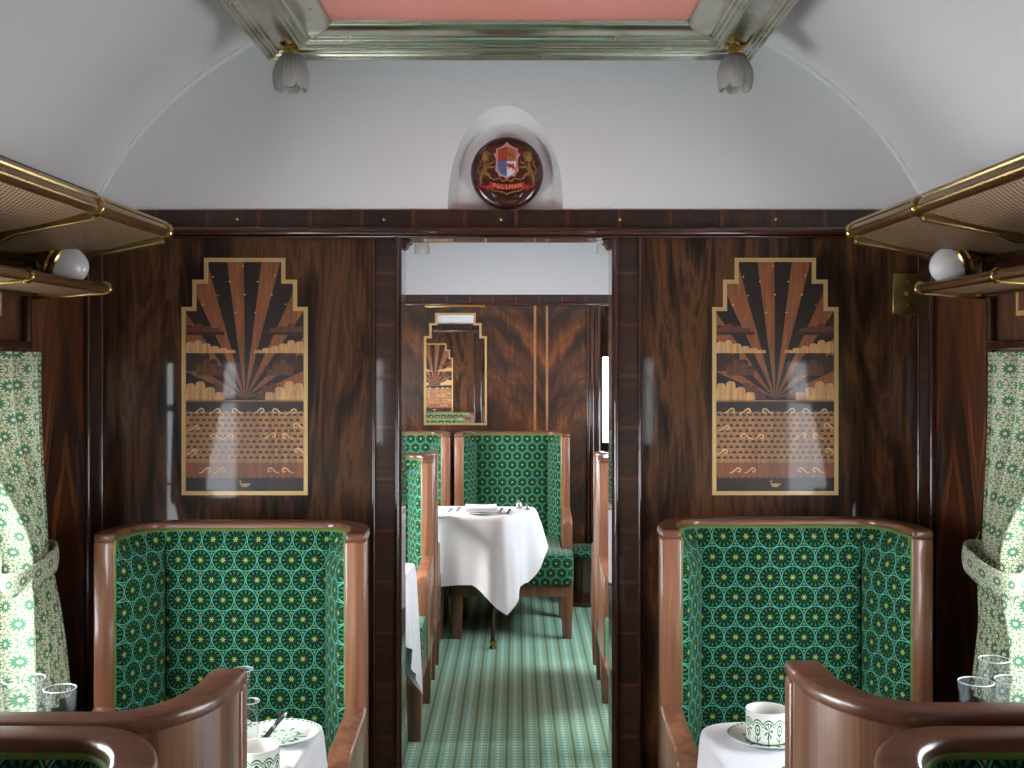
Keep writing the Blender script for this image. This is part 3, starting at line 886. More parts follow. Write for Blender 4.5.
    for row in range(9):
        for k in range(19):
            u = -0.174 + 0.0193 * k + (0.0096 if row % 2 else 0)
            if u > 0.176: continue
            v = 0.112 + 0.0165 * row
            mb.flatpoly([(u - 0.0074, v), (u + 0.0074, v), (u + 0.0048, v + 0.006), (u, v + 0.0082), (u - 0.0048, v + 0.006)], L(0.0015))
    obj('ripples', mb, 'veneer_brown', r)['kind'] = 'stuff'
    mb = MB()
    def curl(u, v, s, m=1):
        ctrl = [(-3.0, -0.75), (-2.1, -0.6), (-1.3, -0.05), (-0.6, 0.65), (0.15, 1.0), (0.8, 0.75), (1.0, 0.1), (0.65, -0.4), (0.1, -0.35), (-0.05, 0.05), (0.2, 0.25)]
        pts = []
        for k in range(len(ctrl) - 1):
            p0, p1, p2, p3 = ctrl[max(k - 1, 0)], ctrl[k], ctrl[k + 1], ctrl[min(k + 2, len(ctrl) - 1)]
            for j in range(3):
                t = j / 3
                q_ = [0.5 * (2 * p1[i_] + (p2[i_] - p0[i_]) * t + (2 * p0[i_] - 5 * p1[i_] + 4 * p2[i_] - p3[i_]) * t * t + (3 * p1[i_] - p0[i_] - 3 * p2[i_] + p3[i_]) * t ** 3) for i_ in (0, 1)]
                pts.append((max(-0.18, min(0.18, u + m * s * q_[0])), v + s * q_[1]))
        m_ = MB(); m_.ribbon2(pts, [0.0006 + 0.0018 * sin(PI * min(1, (k + 1) / len(pts) * 1.1)) ** 0.6 for k in range(len(pts))], L(0.0021)); obj('wave_crest', m_, 'veneer_line', r, merge=True)
    for u, v, m in ((-0.135, 0.258, 1), (-0.085, 0.257, 1), (-0.03, 0.257, -1), (0.05, 0.258, 1), (0.095, 0.257, -1), (0.15, 0.256, 1), (-0.15, 0.205, 1), (0.16, 0.212, -1),
                    (-0.045, 0.178, 1), (-0.095, 0.18, -1), (0.085, 0.182, 1), (0.125, 0.18, -1), (-0.155, 0.132, 1), (0.165, 0.135, -1), (-0.115, 0.075, 1), (-0.07, 0.075, 1), (0.08, 0.075, -1), (0.125, 0.075, -1)):
        curl(u, v, 0.0085, m)
    mb = MB()
    for u, v in ((-0.006, 0.705), (-0.098, 0.672), (-0.047, 0.657), (0.04, 0.657), (0.092, 0.676), (-0.083, 0.614), (0.0, 0.617), (0.083, 0.617), (-0.13, 0.585), (0.125, 0.587), (-0.028, 0.562), (0.033, 0.562)):
        m_ = MB(); m_.disc2((u, v), 0.0025, L(0.0022), 8); obj('star', m_, 'veneer_line', r)
    mb = MB()   # little swan
    mb.flatpoly([(-0.012, 0.030), (-0.008, 0.025), (0.008, 0.025), (0.015, 0.031), (0.018, 0.037), (0.008, 0.036), (0.0, 0.037), (-0.008, 0.035)], L(0.0022))
    mb.ribbon2([(-0.009, 0.031), (-0.013, 0.036), (-0.010, 0.041), (-0.013, 0.044), (-0.018, 0.042)], [0.003, 0.002, 0.0018, 0.002, 0.001], L(0.0022))
    obj('swan', mb, 'veneer_tan', r)
    return r
zb = at(0, 495, D1).z
mL = marquetry((at(245, 0, D1).x, D1 - 0.001, zb), 0, 'sunray and sea marquetry panel on the wall left of the doorway')
mR = dup(mL, (at(775, 0, D1).x, D1 - 0.001, zb), 0, label='sunray and sea marquetry panel right of the doorway, beside the brass plate')
mX = dup(mL, (-0.84, D1 + T1 + 0.001, zb - 0.06), PI, label='marquetry panel reflected in the mirror beyond the doorway')

# ================================================================== CREST PLAQUE
def crest():
    c = at(507, 172.5, D1); R = 36.5 * D1 / F
    yb = D1 - 0.006 + 0.020
    r = thing('crest_plaque', 'round dark plaque with painted shield and two lions, in the white arched niche', 'plaque', (c.x, yb, c.z))
    mb = MB()
    prof = [(1e-4, -0.024), (R * 0.6, -0.024), (R * 0.86, -0.0225), (R * 0.94, -0.018), (R * 0.985, -0.012), (R, -0.004), (R, 0.012), (1e-4, 0.012)]
    mb.lathe(prof, n=64, axis='Y')
    plain('plaque_wood', (62, 26, 20), 0.22, 0, 0.12, 20, coat=0.8, coat_rough=0.03)
    obj('disc', mb, 'plaque_wood', r, smooth=True, angle=30)
    for nm, cc in dict(crest_red=(176, 36, 38), crest_gold=(150, 108, 56), crest_blue=(36, 112, 176), crest_white=(232, 230, 232), crest_pink=(200, 140, 140), crest_darkgold=(128, 92, 48), letter_gold=(226, 190, 120)).items():
        plain(nm, cc, 0.4, 0, 0.08, 120, coat=0.4)
    k = R / 237.0           # crop pixels -> metres; crop centre (428,460)
    def q(x, y): return ((x - 428) * k, (460 - y) * k)
    def L(d): return lambda u, v: (u, -0.0243 - d, v)
    def P(pts): return [q(x, y) for x, y in pts]
    sh = [(428, 265), (445, 285), (470, 300), (500, 310), (497, 335), (516, 345), (500, 370), (498, 410), (505, 450), (488, 468), (478, 490), (455, 488), (428, 504)]
    full = sh + [(856 - x, y) for x, y in sh[-2:0:-1]]
    mb = MB(); mb.flatpoly(P(full), L(0.0006)); obj('mantling', mb, 'crest_pink', r)
    def quarter(sx, top):
        a = [(428, 292), (455, 305), (486, 316), (484, 350), (488, 390), (428, 390)] if top else [(428, 390), (488, 390), (486, 440), (470, 470), (428, 490)]
        return P([(428 + sx * (x - 428), y) for x, y in a])
    for sx, tp, m in ((-1, True, 'crest_red'), (1, True, 'crest_gold'), (-1, False, 'crest_blue'), (1, False, 'crest_white')):
        mb = MB(); mb.flatpoly(quarter(sx, tp), L(0.0011)); obj('shield_quarter', mb, m, r, label={'crest_red': 'red quarter', 'crest_gold': 'gold quarter', 'crest_blue': 'blue quarter', 'crest_white': 'white quarter'}[m])
    # charges: three gold beasts, red lion, gold harp, red dragon
    def beast(x, y, s, mirror, mb):
        S = lambda pts: P([(x + mirror * a * s, y + b * s) for a, b in pts])
        mb.ribbon2(S([(-10, 4), (0, 0), (10, -4)]), [4 * k * s, 3.4 * k * s, 4.2 * k * s], L(0.0015))
        mb.disc2(q(x + mirror * 13 * s, y - 8 * s), 4.6 * k * s, L(0.0015), 10)
        for a in ((-10, 4, -14, 13), (-6, 4, -3, 13), (7, 0, 13, 8), (10, -3, 18, -1)):
            mb.ribbon2(S([(a[0], a[1]), (a[2], a[3])]), [2.2 * k * s, 1.4 * k * s], L(0.0015))
        mb.ribbon2(S([(-12, 2), (-18, -4), (-14, -12), (-18, -16)]), 1.3 * k * s, L(0.0015))
    mb = MB()
    for yy in (330, 352, 374): beast(400, yy, 0.95, -1, mb)
    obj('gold_beasts', mb, 'crest_darkgold', r)
    mb = MB(); beast(458, 352, 1.5, -1, mb); beast(460, 428, 1.9, -1, mb)
    mb.flatpoly(P([(455, 428), (440, 405), (462, 412), (470, 402), (478, 420)]), L(0.0015))
    obj('red_beasts', mb, 'crest_red', r)
    mb = MB()
    mb.ribbon2(P([(385, 445), (394, 405), (404, 400), (414, 412)]), 3.2 * k, L(0.0015)); mb.ribbon2(P([(385, 445), (398, 462), (414, 412)]), 4 * k, L(0.0015))
    for a in range(3): mb.ribbon2(P([(392 + a * 6, 450 + a * 3 - 4), (398 + a * 5, 404 + a * 3)]), 0.9 * k, L(0.0015))
    obj('harp', mb, 'crest_darkgold', r)
    # supporters
    for sx in (-1, 1):
        mb = MB()
        S = lambda pts: P([(428 + sx * (x - 428), y) for x, y in pts])
        mb.ribbon2(S([(575, 360), (560, 400), (570, 440), (585, 470), (590, 480)]), [20 * k, 17 * k, 14 * k, 15 * k, 10 * k], L(0.0007))   # trunk
        mb.ribbon2(S([(588, 470), (600, 505), (596, 535), (604, 545), (614, 545)]), [13 * k, 9 * k, 6 * k, 5 * k, 3 * k], L(0.0007))        # rear leg
        mb.ribbon2(S([(575, 468), (545, 480), (535, 500), (520, 505)]), [12 * k, 9 * k, 6 * k, 4 * k], L(0.0007))                          # raised leg
        mb.ribbon2(S([(570, 395), (535, 405), (512, 390)]), [9 * k, 7 * k, 4 * k], L(0.0007)); mb.ribbon2(S([(562, 420), (530, 432), (508, 425)]), [9 * k, 6 * k, 4 * k], L(0.0007))
        mb.disc2(S([(562, 350)])[0], 26 * k, L(0.0009), 14); mb.disc2(S([(545, 345)])[0], 15 * k, L(0.0009), 12)
        mb.ribbon2(S([(590, 475), (612, 470), (618, 440), (600, 415), (596, 395), (608, 390)]), [3.5 * k] * 5 + [6 * k], L(0.0007))
        obj('lion', mb, 'crest_gold', r)
        mb = MB()
        mb.ribbon2(S([(545, 375), (556, 345), (575, 335)]), [6 * k, 9 * k, 5 * k], L(0.0012)); obj('mane', mb, 'crest_darkgold', r)
        mb = MB()
        mb.flatpoly(S([(612, 528), (600, 560), (575, 560), (560, 575), (535, 570), (545, 555), (590, 548)]), L(0.0010))
        obj('ribbon_end', mb, 'crest_red', r)
    mb = MB(); mb.ribbon2(P([(335, 512), (380, 500), (400, 520), (428, 508), (456, 520), (476, 500), (521, 512)]), 6 * k, L(0.0007))
    mb.ribbon2(P([(300, 545), (345, 582), (400, 590), (428, 604), (456, 590), (511, 582), (556, 545)]), 5 * k, L(0.0007)); obj('scrollwork', mb, 'crest_darkgold', r)
    # ribbon with lettering on an arc
    arc = [(x, 540 + 18 * (1 - ((x - 428) / 115.0) ** 2)) for x in range(313, 544, 10)]
    mb = MB(); mb.ribbon2(P(arc), 17 * k, L(0.0013)); obj('motto_ribbon', mb, 'crest_red', r)
    txt = 'PULLMAN'
    for n_, chx in enumerate(txt):
        cu = bpy.data.curves.new('letter', 'FONT'); cu.body = chx; cu.size = 36 * k; cu.align_x = 'CENTER'; cu.align_y = 'CENTER'; cu.extrude = 0.0003
        to = bpy.data.objects.new('letter', cu); COL.objects.link(to)
        bpy.context.view_layer.update()
        dg = bpy.context.evaluated_depsgraph_get()
        me = bpy.data.meshes.new_from_object(to.evaluated_get(dg))
        bpy.data.objects.remove(to); 
        x = 344 + n_ * 28; y = 540 + 18 * (1 - ((x - 428) / 115.0) ** 2)
        sl = -36 * (x - 428) / 115.0 ** 2
        u, v = q(x, y)
        mt = Matrix.Translation((u, -0.0243 - 0.0019, v)) @ Matrix.Rotation(PI / 2, 4, 'X') @ Matrix.Rotation(-math.atan(sl) , 4, 'Z')
        me.transform(mt); me.materials.clear(); me.materials.append(M['letter_gold'])
        lo = bpy.data.objects.new('letter', me); COL.objects.link(lo); lo.parent = r
    return r
crest()

# ================================================================== CHAIRS
HW = 0.36
def plan(off, yf=-0.26, n=14):
    hw = HW - off; rx = 0.14 - off; ry = 0.20 - off; cx = 0.22; cy = -0.20
    pts = [(-hw, yf)]
    for k in range(n + 1):
        a = PI - (PI / 2) * k / n
        pts.append((cx * -1 + rx * cos(a), cy + ry * sin(a)))
    for k in range(n + 1):
        a = PI / 2 - (PI / 2) * k / n
        pts.append((cx + rx * cos(a), cy + ry * sin(a)))
    pts.append((hw, yf))
    return pts
def band_solid(mb, A, B, z0, z1):
    n = len(A)
    ids = [[mb.V((p[0], p[1], z)) for p in P] for P, z in ((A, z0), (A, z1), (B, z1), (B, z0))]
    for k in range(n - 1):
        for j in range(4):
            a = ids[j]; b = ids[(j + 1) % 4]
            mb.Fc((a[k], a[k + 1], b[k + 1], b[k]))
    mb.Fc([ids[j][0] for j in range(4)]); mb.Fc([ids[3 - j][n - 1] for j in range(4)])
def make_chair():
    r = thing('wing_chair', 'x', 'chair')
    ZT = 1.15
    mb = MB(); band_solid(mb, plan(0.004, -0.235), plan(0.045, -0.235), 0.27, ZT - 0.016)
    obj('shell', mb, 'walnut_stripe', r, smooth=True, angle=40)
    mb = MB(); band_solid(mb, plan(0.0, -0.267), plan(0.056, -0.267), ZT - 0.024, ZT)
    obj('top_rail', mb, 'walnut_rail', r, bevel=0.009, seg=3)
    for sx in (-1, 1):
        mb = MB(); xa, xb = sorted((sx * 0.303, sx * 0.36)); mb.box((xa, -0.264, 0.62), (xb, -0.225, ZT - 0.022))
        obj('wing_post', mb, 'walnut', r, bevel=0.006)
        mb = MB()
        prof = [(-0.225, 0.27), (-0.225, 0.70), (-0.262, 0.695), (-0.30, 0.682), (-0.52, 0.668), (-0.555, 0.650), (-0.565, 0.615), (-0.56, 0.27)]
        mb.prism(prof, lambda u, v, w: (w, u, v), xa, xb)
        obj('arm', mb, 'walnut', r, bevel=0.008, seg=3)
    # upholstery
    def cuv(P): return [[(u, v) for u, v in row] for row in P]
    mb = MB(); rows = []; uv = []
    NZ = 24; NXx = 20
    for i in range(NZ + 1):
        z = 0.44 + (ZT - 0.016 - 0.44) * i / NZ
        row = []; ur = []
        for j in range(NXx + 1):
            t = j / NXx; x = -0.246 + 0.492 * t
            edge = min(1, min(t, 1 - t) / 0.06); ez = min(1, (ZT - 0.016 - z) / 0.06 + 0.0)
            w = smooth01(ez)
            y = -0.052 - 0.022 * math.sqrt(max(0, 1 - (1 - edge) ** 2)) * w - 0.012 * sin(PI * t) * w - 0.0
            row.append((x, y, z)); ur.append((x + 0.0318, z))
        rows.append(row); uv.append(ur)
    mb.grid(rows, uv); obj('backrest', mb, 'moquette', r, smooth=True, angle=80)
    for sx in (-1, 1):
        mb = MB(); rows = []; uv = []
        NU = 16
        inner = plan(0.054, -0.262)
        inner = [p for p in inner if p[0] > 0.21][::1]          # right half: from back corner to front
        # resample the rounded line
        d = [0.0]
        for k in range(1, len(inner)): d.append(d[-1] + math.dist(inner[k], inner[k - 1]))
        def samp(t):
            L_ = t * d[-1]
            for k in range(1, len(inner)):
                if d[k] >= L_ - 1e-9:
                    f = (L_ - d[k - 1]) / max(1e-9, d[k] - d[k - 1])
                    return (inner[k - 1][0] + f * (inner[k][0] - inner[k - 1][0]), inner[k - 1][1] + f * (inner[k][1] - inner[k - 1][1]))
            return inner[-1]
        for i in range(NZ + 1):
            z = 0.44 + (ZT - 0.016 - 0.44) * i / NZ
            w = smooth01((ZT - 0.016 - z) / 0.10)
            row = []; ur = []
            for j in range(NU + 1):
                t = j / NU
                a = samp(t)
                b = (0.244 + 0.064 * t, -0.060 - 0.196 * t)
                ed = min(1, t / 0.12); pf = 0.018 * math.sqrt(max(0, 1 - (1 - ed) ** 2)) + 0.014 * sin(PI * t ** 0.6)
                ed2 = min(1, (1 - t) / 0.08); pf *= math.sqrt(max(0, 1 - (1 - ed2) ** 2))
                b = (b[0] - pf * 0.92, b[1] - pf * 0.40)
                x = a[0] + (b[0] - a[0]) * w; y = a[1] + (b[1] - a[1]) * w
                row.append((sx * x, y, z)); ur.append((sx * (0.246 + 0.22 * t) + 0.0318, z))
            rows.append(row); uv.append(ur)
        mb.grid(rows, uv); obj('wing_cushion', mb, 'moquette', r, smooth=True, angle=80)
    mb = MB(); pi_ = plan(0.0555, -0.258)
    pts = [(pi_[0][0], pi_[0][1], z) for z in (0.70, 0.85, 1.0, ZT - 0.055)] + [(x, y, ZT - 0.022) for x, y in pi_] + [(pi_[-1][0], pi_[-1][1], z) for z in (ZT - 0.055, 1.0, 0.85, 0.70)]
    mb.tube(pts, 0.0045, 6); obj('piping', mb, 'piping', r, smooth=True)
    # seat
    mb = MB()
    T = [(-0.30, -0.06), (-0.30, -0.572), (-0.355, -0.575), (-0.355, -0.80), (-0.335, -0.82), (0.335, -0.82), (0.355, -0.80), (0.355, -0.575), (0.30, -0.572), (0.30, -0.06)]
    mb.prism(T, lambda u, v, w: (u, v, w), 0.312, 0.485); obj('seat_cushion', mb, 'moquette', r, bevel=0.03, seg=4)
    mb = MB(); mb.box((-0.352, -0.80, 0.245), (0.352, -0.03, 0.315)); obj('seat_frame', mb, 'walnut', r, bevel=0.006)
    for sx in (-1, 1):
        for y in (-0.765, -0.24):
            mb = MB(); c = sx * 0.318
            rows = []
            for z, h in ((0.0, 0.026), (0.12, 0.030), (0.25, 0.034)):
                rows.append([(c + sx * (0.034 - h) * 0 + a * h, y + b * h, z) for a, b in ((-1, -1), (1, -1), (1, 1), (-1, 1))])
            ids = mb.grid(rows, close_u=True); mb.Fc(ids[0][::-1]); mb.Fc(ids[-1])
            obj('leg', mb, 'walnut', r, bevel=0.004)
    return r
chair0 = make_chair()
used = [0]
def chair(x, yback, away, label):
    rz = PI if away else 0.0
    if not used[0]:
        used[0] = 1; o = chair0; o.location = (x, yback, 0); o.rotation_euler = (0, 0, rz); o['label'] = label; o['group'] = 'green wing chairs'
        return o
    o = dup(chair0, (x, yback, 0), rz, label, group='green wing chairs'); o.scale = (1, 1, 1)
    return o
CL, CR = -0.738, 0.760
chair(CL, 3.245, False, 'green wing chair standing against the wall under the left marquetry panel').scale = (1, 1, 1.006)
chair(CR, 3.245, False, 'green wing chair standing against the wall under the right marquetry panel').scale = (1, 1, 1.014)
chair(-0.752, 1.465, True, 'walnut wing chair in left foreground turned away, its curved back towards the camera').scale = (1, 1, 0.997)
chair(0.788, 1.465, True, 'walnut wing chair in right foreground turned away, its curved back towards the camera').scale = (1, 1, 1.008)
chair(-0.752, 1.452, False, 'wing chair cut off at the bottom left corner, backing onto the turned away chair')
chair(0.788, 1.452, False, 'wing chair cut off at the bottom right corner, backing onto the turned away chair')
chair(-0.730, 5.555, False, 'green wing chair just beyond the doorway on the left, facing the camera')
chair(-0.735, 5.566, True, 'wing chair beyond the doorway on the left turned towards the far wall').scale = (1, 0.53, 1)
chair(0.765, 5.555, False, 'wing chair just inside the doorway on the right, facing the camera')
chair(0.768, 5.566, True, 'wing chair beyond the doorway on the right turned towards the far wall').scale = (1, 0.53, 1)
chair(-0.752, 7.30, False, 'green wing chair against the far wall, left of the central one')
chair(-0.006, 7.30, False, 'green wing chair in the middle of the doorway view, against the far wall')
chair(-0.768, 3.66, True, 'wing chair behind the partition whose green top shows in the far mirror')

# ================================================================== TABLES AND CLOTHS
ZT = 0.77
def table(poly, label, legs, group=None, rad=0.0):
    c = (sum(p[0] for p in poly) / len(poly), sum(p[1] for p in poly) / len(poly))
    r = thing('dining_table', label, 'table', (c[0], c[1], 0), group=group)
    mb = MB(); rp = round_poly(poly, rad, 8); rp = [(x + (c[0] - x) * 0.012, y + (c[1] - y) * 0.012) for x, y in rp]
    mb.prism([(x - c[0], y - c[1]) for x, y in rp], lambda u, v, w: (u, v, w), ZT - 0.033, ZT - 0.004)
    obj('tabletop', mb, 'walnut_rail', r, bevel=0.004)
    for lx, ly in legs:
        mb = MB(); mb.lathe([(1e-4, 0.05), (0.012, 0.05), (0.014, 0.3), (0.018, 0.6), (0.022, ZT - 0.033), (1e-4, ZT - 0.033)], (lx - c[0], ly - c[1], 0), 16)
        lg = obj('leg', mb, 'mahogany_post', r, smooth=True)
        mb = MB(); mb.lathe([(1e-4, 0), (0.020, 0), (0.022, 0.006), (0.016, 0.018), (0.017, 0.03), (0.019, 0.036), (0.015, 0.05), (1e-4, 0.052)], (lx - c[0], ly - c[1], 0), 16)
        obj('brass_foot', mb, 'brass', lg, smooth=True)
    return r
def round_poly(poly, rad, n=6):
    out = []; N = len(poly)
    for k in range(N):
        p = Vector(poly[k]); a = Vector(poly[k - 1]); b = Vector(poly[(k + 1) % N])
        da = (a - p).normalized(); db = (b - p).normalized()
        rr = rad[k] if isinstance(rad, (list, tuple)) else rad
        if rr <= 0: out.append((p.x, p.y)); continue
        for j in range(n + 1):
            t = j / n
            q = (p + da * rr) * (1 - t) ** 2 + p * 2 * t * (1 - t) + (p + db * rr) * t ** 2
            out.append((q.x, q.y))
    return out
def cloth(poly, rad, vdrop, edrop, flare, label, folds=14, amp=0.012, seed=1, group='white tablecloths', vflare=None):
    """poly counter-clockwise; vdrop: how far the hem hangs at each corner, edrop: at the middle of each side"""
    rnd = random.Random(seed)
    rp = round_poly(poly, rad, 8)
    pts = []
    N = len(rp); M_ = len(poly)
    for k in range(N):
        a = Vector(rp[k]); b = Vector(rp[(k + 1) % N]); L_ = (b - a).length
        m = max(1, int(L_ / 0.010))
        for j in range(m): pts.append(a + (b - a) * j / m)
    n = len(pts)
    c = Vector((sum(p[0] for p in poly) / M_, sum(p[1] for p in poly) / M_))
    nor = []
    for k in range(n):
        d = (pts[(k + 3) % n] - pts[k - 3]).normalized(); nor.append(Vector((d.y, -d.x)))
    cum = [0.0]
    for k in range(1, n): cum.append(cum[-1] + (pts[k] - pts[k - 1]).length)
    tot = cum[-1] + (pts[0] - pts[-1]).length
    V_ = [Vector(p) for p in poly]
    def info(p):
        best = None
        for e in range(M_):
            a, b = V_[e], V_[(e + 1) % M_]; ab = b - a
            t = max(0.0, min(1.0, (p - a).dot(ab) / ab.length_squared)); q = a + ab * t
            dd = (p - q).length
            if best is None or dd < best[0]: best = (dd, e, t, ab.length)
        _, e, t, L_ = best
        da, db = t * L_, (1 - t) * L_
        wa, wb = max(0, 1 - da / 0.17) ** 1.3, max(0, 1 - db / 0.17) ** 1.3
        e2 = (e + 1) % M_
        dr = edrop[e] + (vdrop[e] - edrop[e]) * wa + (vdrop[e2] - edrop[e]) * wb
        fl = 1 + 0.9 * max(wa, wb)
        if vflare: fl += vflare[e] * wa + vflare[e2] * wb
        return dr, max(wa, wb), fl
    inf = [info(p) for p in pts]
    ph = [rnd.uniform(0, 6.28) for _ in range(4)]
    mb = MB()
    rows = [[(c.x + (p.x - c.x) * f, c.y + (p.y - c.y) * f, ZT + 0.001) for p in pts] for f in (0.3, 0.7, 0.95, 0.985)]
    rows.append([(p.x + q.x * 0.003, p.y + q.y * 0.003, ZT - 0.002) for p, q in zip(pts, nor)])
    NR = 20
    for i in range(1, NR + 1):
        t = i / NR; row = []
        for k in range(n):
            p = pts[k]; q = nor[k]; dr, near, fl = inf[k]
            s_ = cum[k] / tot
            wv = 0.6 * sin(folds * 2 * PI * s_ + ph[0]) + 0.3 * sin(round(folds * 1.7) * 2 * PI * s_ + ph[1]) + 0.5
            o = flare * t ** 0.8 * fl + amp * max(wv, -0.2) * t ** 0.7 * (0.5 + 0.9 * near)
            row.append((p.x + q.x * (0.005 + o), p.y + q.y * (0.005 + o), ZT - 0.003 - (dr + 0.006 * sin(6 * PI * s_ + ph[2])) * t))
        rows.append(row)
    mb.grid(rows, close_u=True)
    mb.Fc([mb.V(p) for p in rows[0]])
    o = obj('tablecloth', mb, 'linen', smooth=True, angle=80, merge=True)
    return tag(o, label, 'tablecloth', group)

# near tables against the windows (counter-clockwise from window/near corner)
nl = [(-1.22, 2.06), (-0.455, 2.06), (-0.430, 2.64), (-1.22, 2.64)]
R_ = [0.01, 0.07, 0.05, 0.01]
table(nl, 'dining table under white cloth beside the left window', [(-0.62, 2.355)], 'dining tables', R_)
cloth(nl, R_, [0.2, 0.245, 0.25, 0.2], [0.21, 0.25, 0.21, 0.2], 0.010, 'white tablecloth under the plate and knife on the left', seed=3, amp=0.006)
nr = [(0.46, 2.06), (1.22, 2.06), (1.22, 2.64), (0.435, 2.64)]
R_ = [0.07, 0.01, 0.01, 0.11]
table(nr, 'dining table under white cloth beside the right window', [(0.64, 2.355)], 'dining tables', R_)
cloth(nr, R_, [0.24, 0.2, 0.2, 0.25], [0.21, 0.2, 0.21, 0.25], 0.010, 'white tablecloth under the palm patterned cup on the right', seed=5, amp=0.006)
# far table
ft = [(-1.22, 6.05), (-0.50, 6.05), (-0.050, 6.05), (0.135, 6.455), (-0.30, 6.48), (-1.22, 6.48)]
R_ = [0.01, 0.0, 0.04, 0.05, 0.0, 0.01]
table(ft, 'dining table before the far chairs, one slim leg with brass foot', [(at(493, 0, 6.33).x, 6.30), (-0.95, 6.43)], 'dining tables', R_)
cloth(ft, R_, [0.30, 0.36, 0.53, 0.18, 0.24, 0.24], [0.34, 0.36, 0.40, 0.23, 0.24, 0.24], 0.014, 'white tablecloth with a folded napkin seen through the doorway', folds=15, amp=0.022, seed=12, vflare=[0, 0, 1.6, 4.2, 0, 0])
# tables just beyond the doorway
bl = [(-1.22, 4.34), (-0.42, 4.34), (-0.40, 4.68), (-1.22, 4.68)]
R_ = [0.01, 0.03, 0.03, 0.01]
table(bl, 'dining table half hidden behind the left door post', [(-0.62, 4.60)], 'dining tables', R_)
cloth(bl, R_, [0.22, 0.24, 0.56, 0.22], [0.22, 0.40, 0.24, 0.22], 0.012, 'white tablecloth half hidden behind the left door post', seed=8, amp=0.012)
br = [(0.45, 4.34), (1.22, 4.34), (1.22, 4.66), (0.44, 4.66)]
table(br, 'dining table half hidden behind the right door post', [(0.62, 4.60)], 'dining tables', R_[::-1])
cloth(br, R_[::-1], [0.36, 0.22, 0.22, 0.45], [0.22, 0.22, 0.24, 0.40], 0.012, 'white tablecloth half hidden behind the right door post', seed=9, amp=0.012)

# ================================================================== TABLEWARE
ZC_ = ZT + 0.0015
def plate_mb(r):
    mb = MB(); mb.lathe([(1e-4, 0.004), (r * 0.62, 0.004), (r * 0.70, 0.006), (r * 0.97, 0.016), (r, 0.0165), (r, 0.0150), (r * 0.68, 0.002), (r * 0.6, 0.0), (1e-4, 0.0)], n=56)
    return mb
def plate(name, loc, r, mat, label, cat='plate', grp=None):
    o = obj(name, plate_mb(r), mat, smooth=True, angle=50); o.location = loc
    return tag(o, label, cat, grp)
def tumbler(loc, r, h, label, foot=0.0, flare=1.12, grp='clear water glasses'):
    mb = MB(); t = 0.0022
    prof = [(1e-4, 0.0), (r * 0.86, 0.0), (r * 0.9, 0.003), (r * 0.94, h * 0.4), (r, h * 0.72), (r * flare, h - 0.001), (r * flare - t * 0.5, h), (r * flare - t, h - 0.001), (r - t, h * 0.72), (r * 0.94 - t, h * 0.4), (r * 0.88 - t, 0.012), (1e-4, 0.010)]
    mb.lathe(prof, n=40)
    o = thing('water_glass', label, 'glass', loc, group=grp)
    obj('bowl', mb, 'clear_glass', o, smooth=True, angle=50)
    mb = MB(); mb.lathe([(r * flare - t * 0.5 + 0.0011 * cos(a_ * PI / 4), h + 0.0011 * sin(a_ * PI / 4)) for a_ in range(9)], n=40)
    obj('rim', mb, 'glass_rim', o, smooth=True)
    mb = MB(); mb.lathe([(1e-4, 0.0005), (r * 0.84, 0.0005), (r * 0.87, 0.003), (r * 0.84, 0.008), (1e-4, 0.0075)], n=40)
    obj('base', mb, 'glass_rim', o, smooth=True)
    return o
def knife(p0, p1, label, grp=None, name='knife'):
    p0 = Vector(p0); p1 = Vector(p1); d = (p1 - p0); Ln = d.length
    r = thing(name, label, 'cutlery', p0, group=grp)
    r.rotation_euler = d.to_track_quat('X', 'Z').to_euler()
    mb = MB()
    mb.prism([(Ln * 0.46, -0.007), (Ln * 0.9, -0.009), (Ln, -0.002), (Ln * 0.97, 0.005), (Ln * 0.46, 0.006)], lambda u, v, w: (u, v, w), -0.0008, 0.0008)
    obj('blade', mb, 'steel', r, bevel=0.0004)
    mb = MB(); mb.tube([(0, 0, 0), (Ln * 0.05, 0, 0), (Ln * 0.2, 0, 0), (Ln * 0.4, 0, 0), (Ln * 0.47, 0, 0)], [0.005, 0.0075, 0.0065, 0.0050, 0.0045], 12)
    obj('handle', mb, 'steel', r, smooth=True)
    return r
def fork(p0, p1, label, grp=None):
    p0 = Vector(p0); p1 = Vector(p1); d = (p1 - p0); Ln = d.length
    r = thing('fork', label, 'cutlery', p0, group=grp); r.rotation_euler = d.to_track_quat('X', 'Z').to_euler()
    mb = MB(); mb.prism([(0, -0.006), (Ln * 0.55, -0.003), (Ln * 0.68, -0.003), (Ln * 0.74, -0.011), (Ln * 0.8, -0.012), (Ln * 0.8, 0.012), (Ln * 0.74, 0.011), (Ln * 0.68, 0.003), (Ln * 0.55, 0.003), (0, 0.006)], lambda u, v, w: (u, v, w), -0.001, 0.001)
    obj('handle', mb, 'steel', r, bevel=0.0005)
    for k in range(4):
        mb = MB(); v = -0.0105 + 0.007 * k; mb.box((Ln * 0.79, v - 0.0014, -0.001), (Ln, v + 0.0014, 0.001)); obj('tine', mb, 'steel', r)
    return r
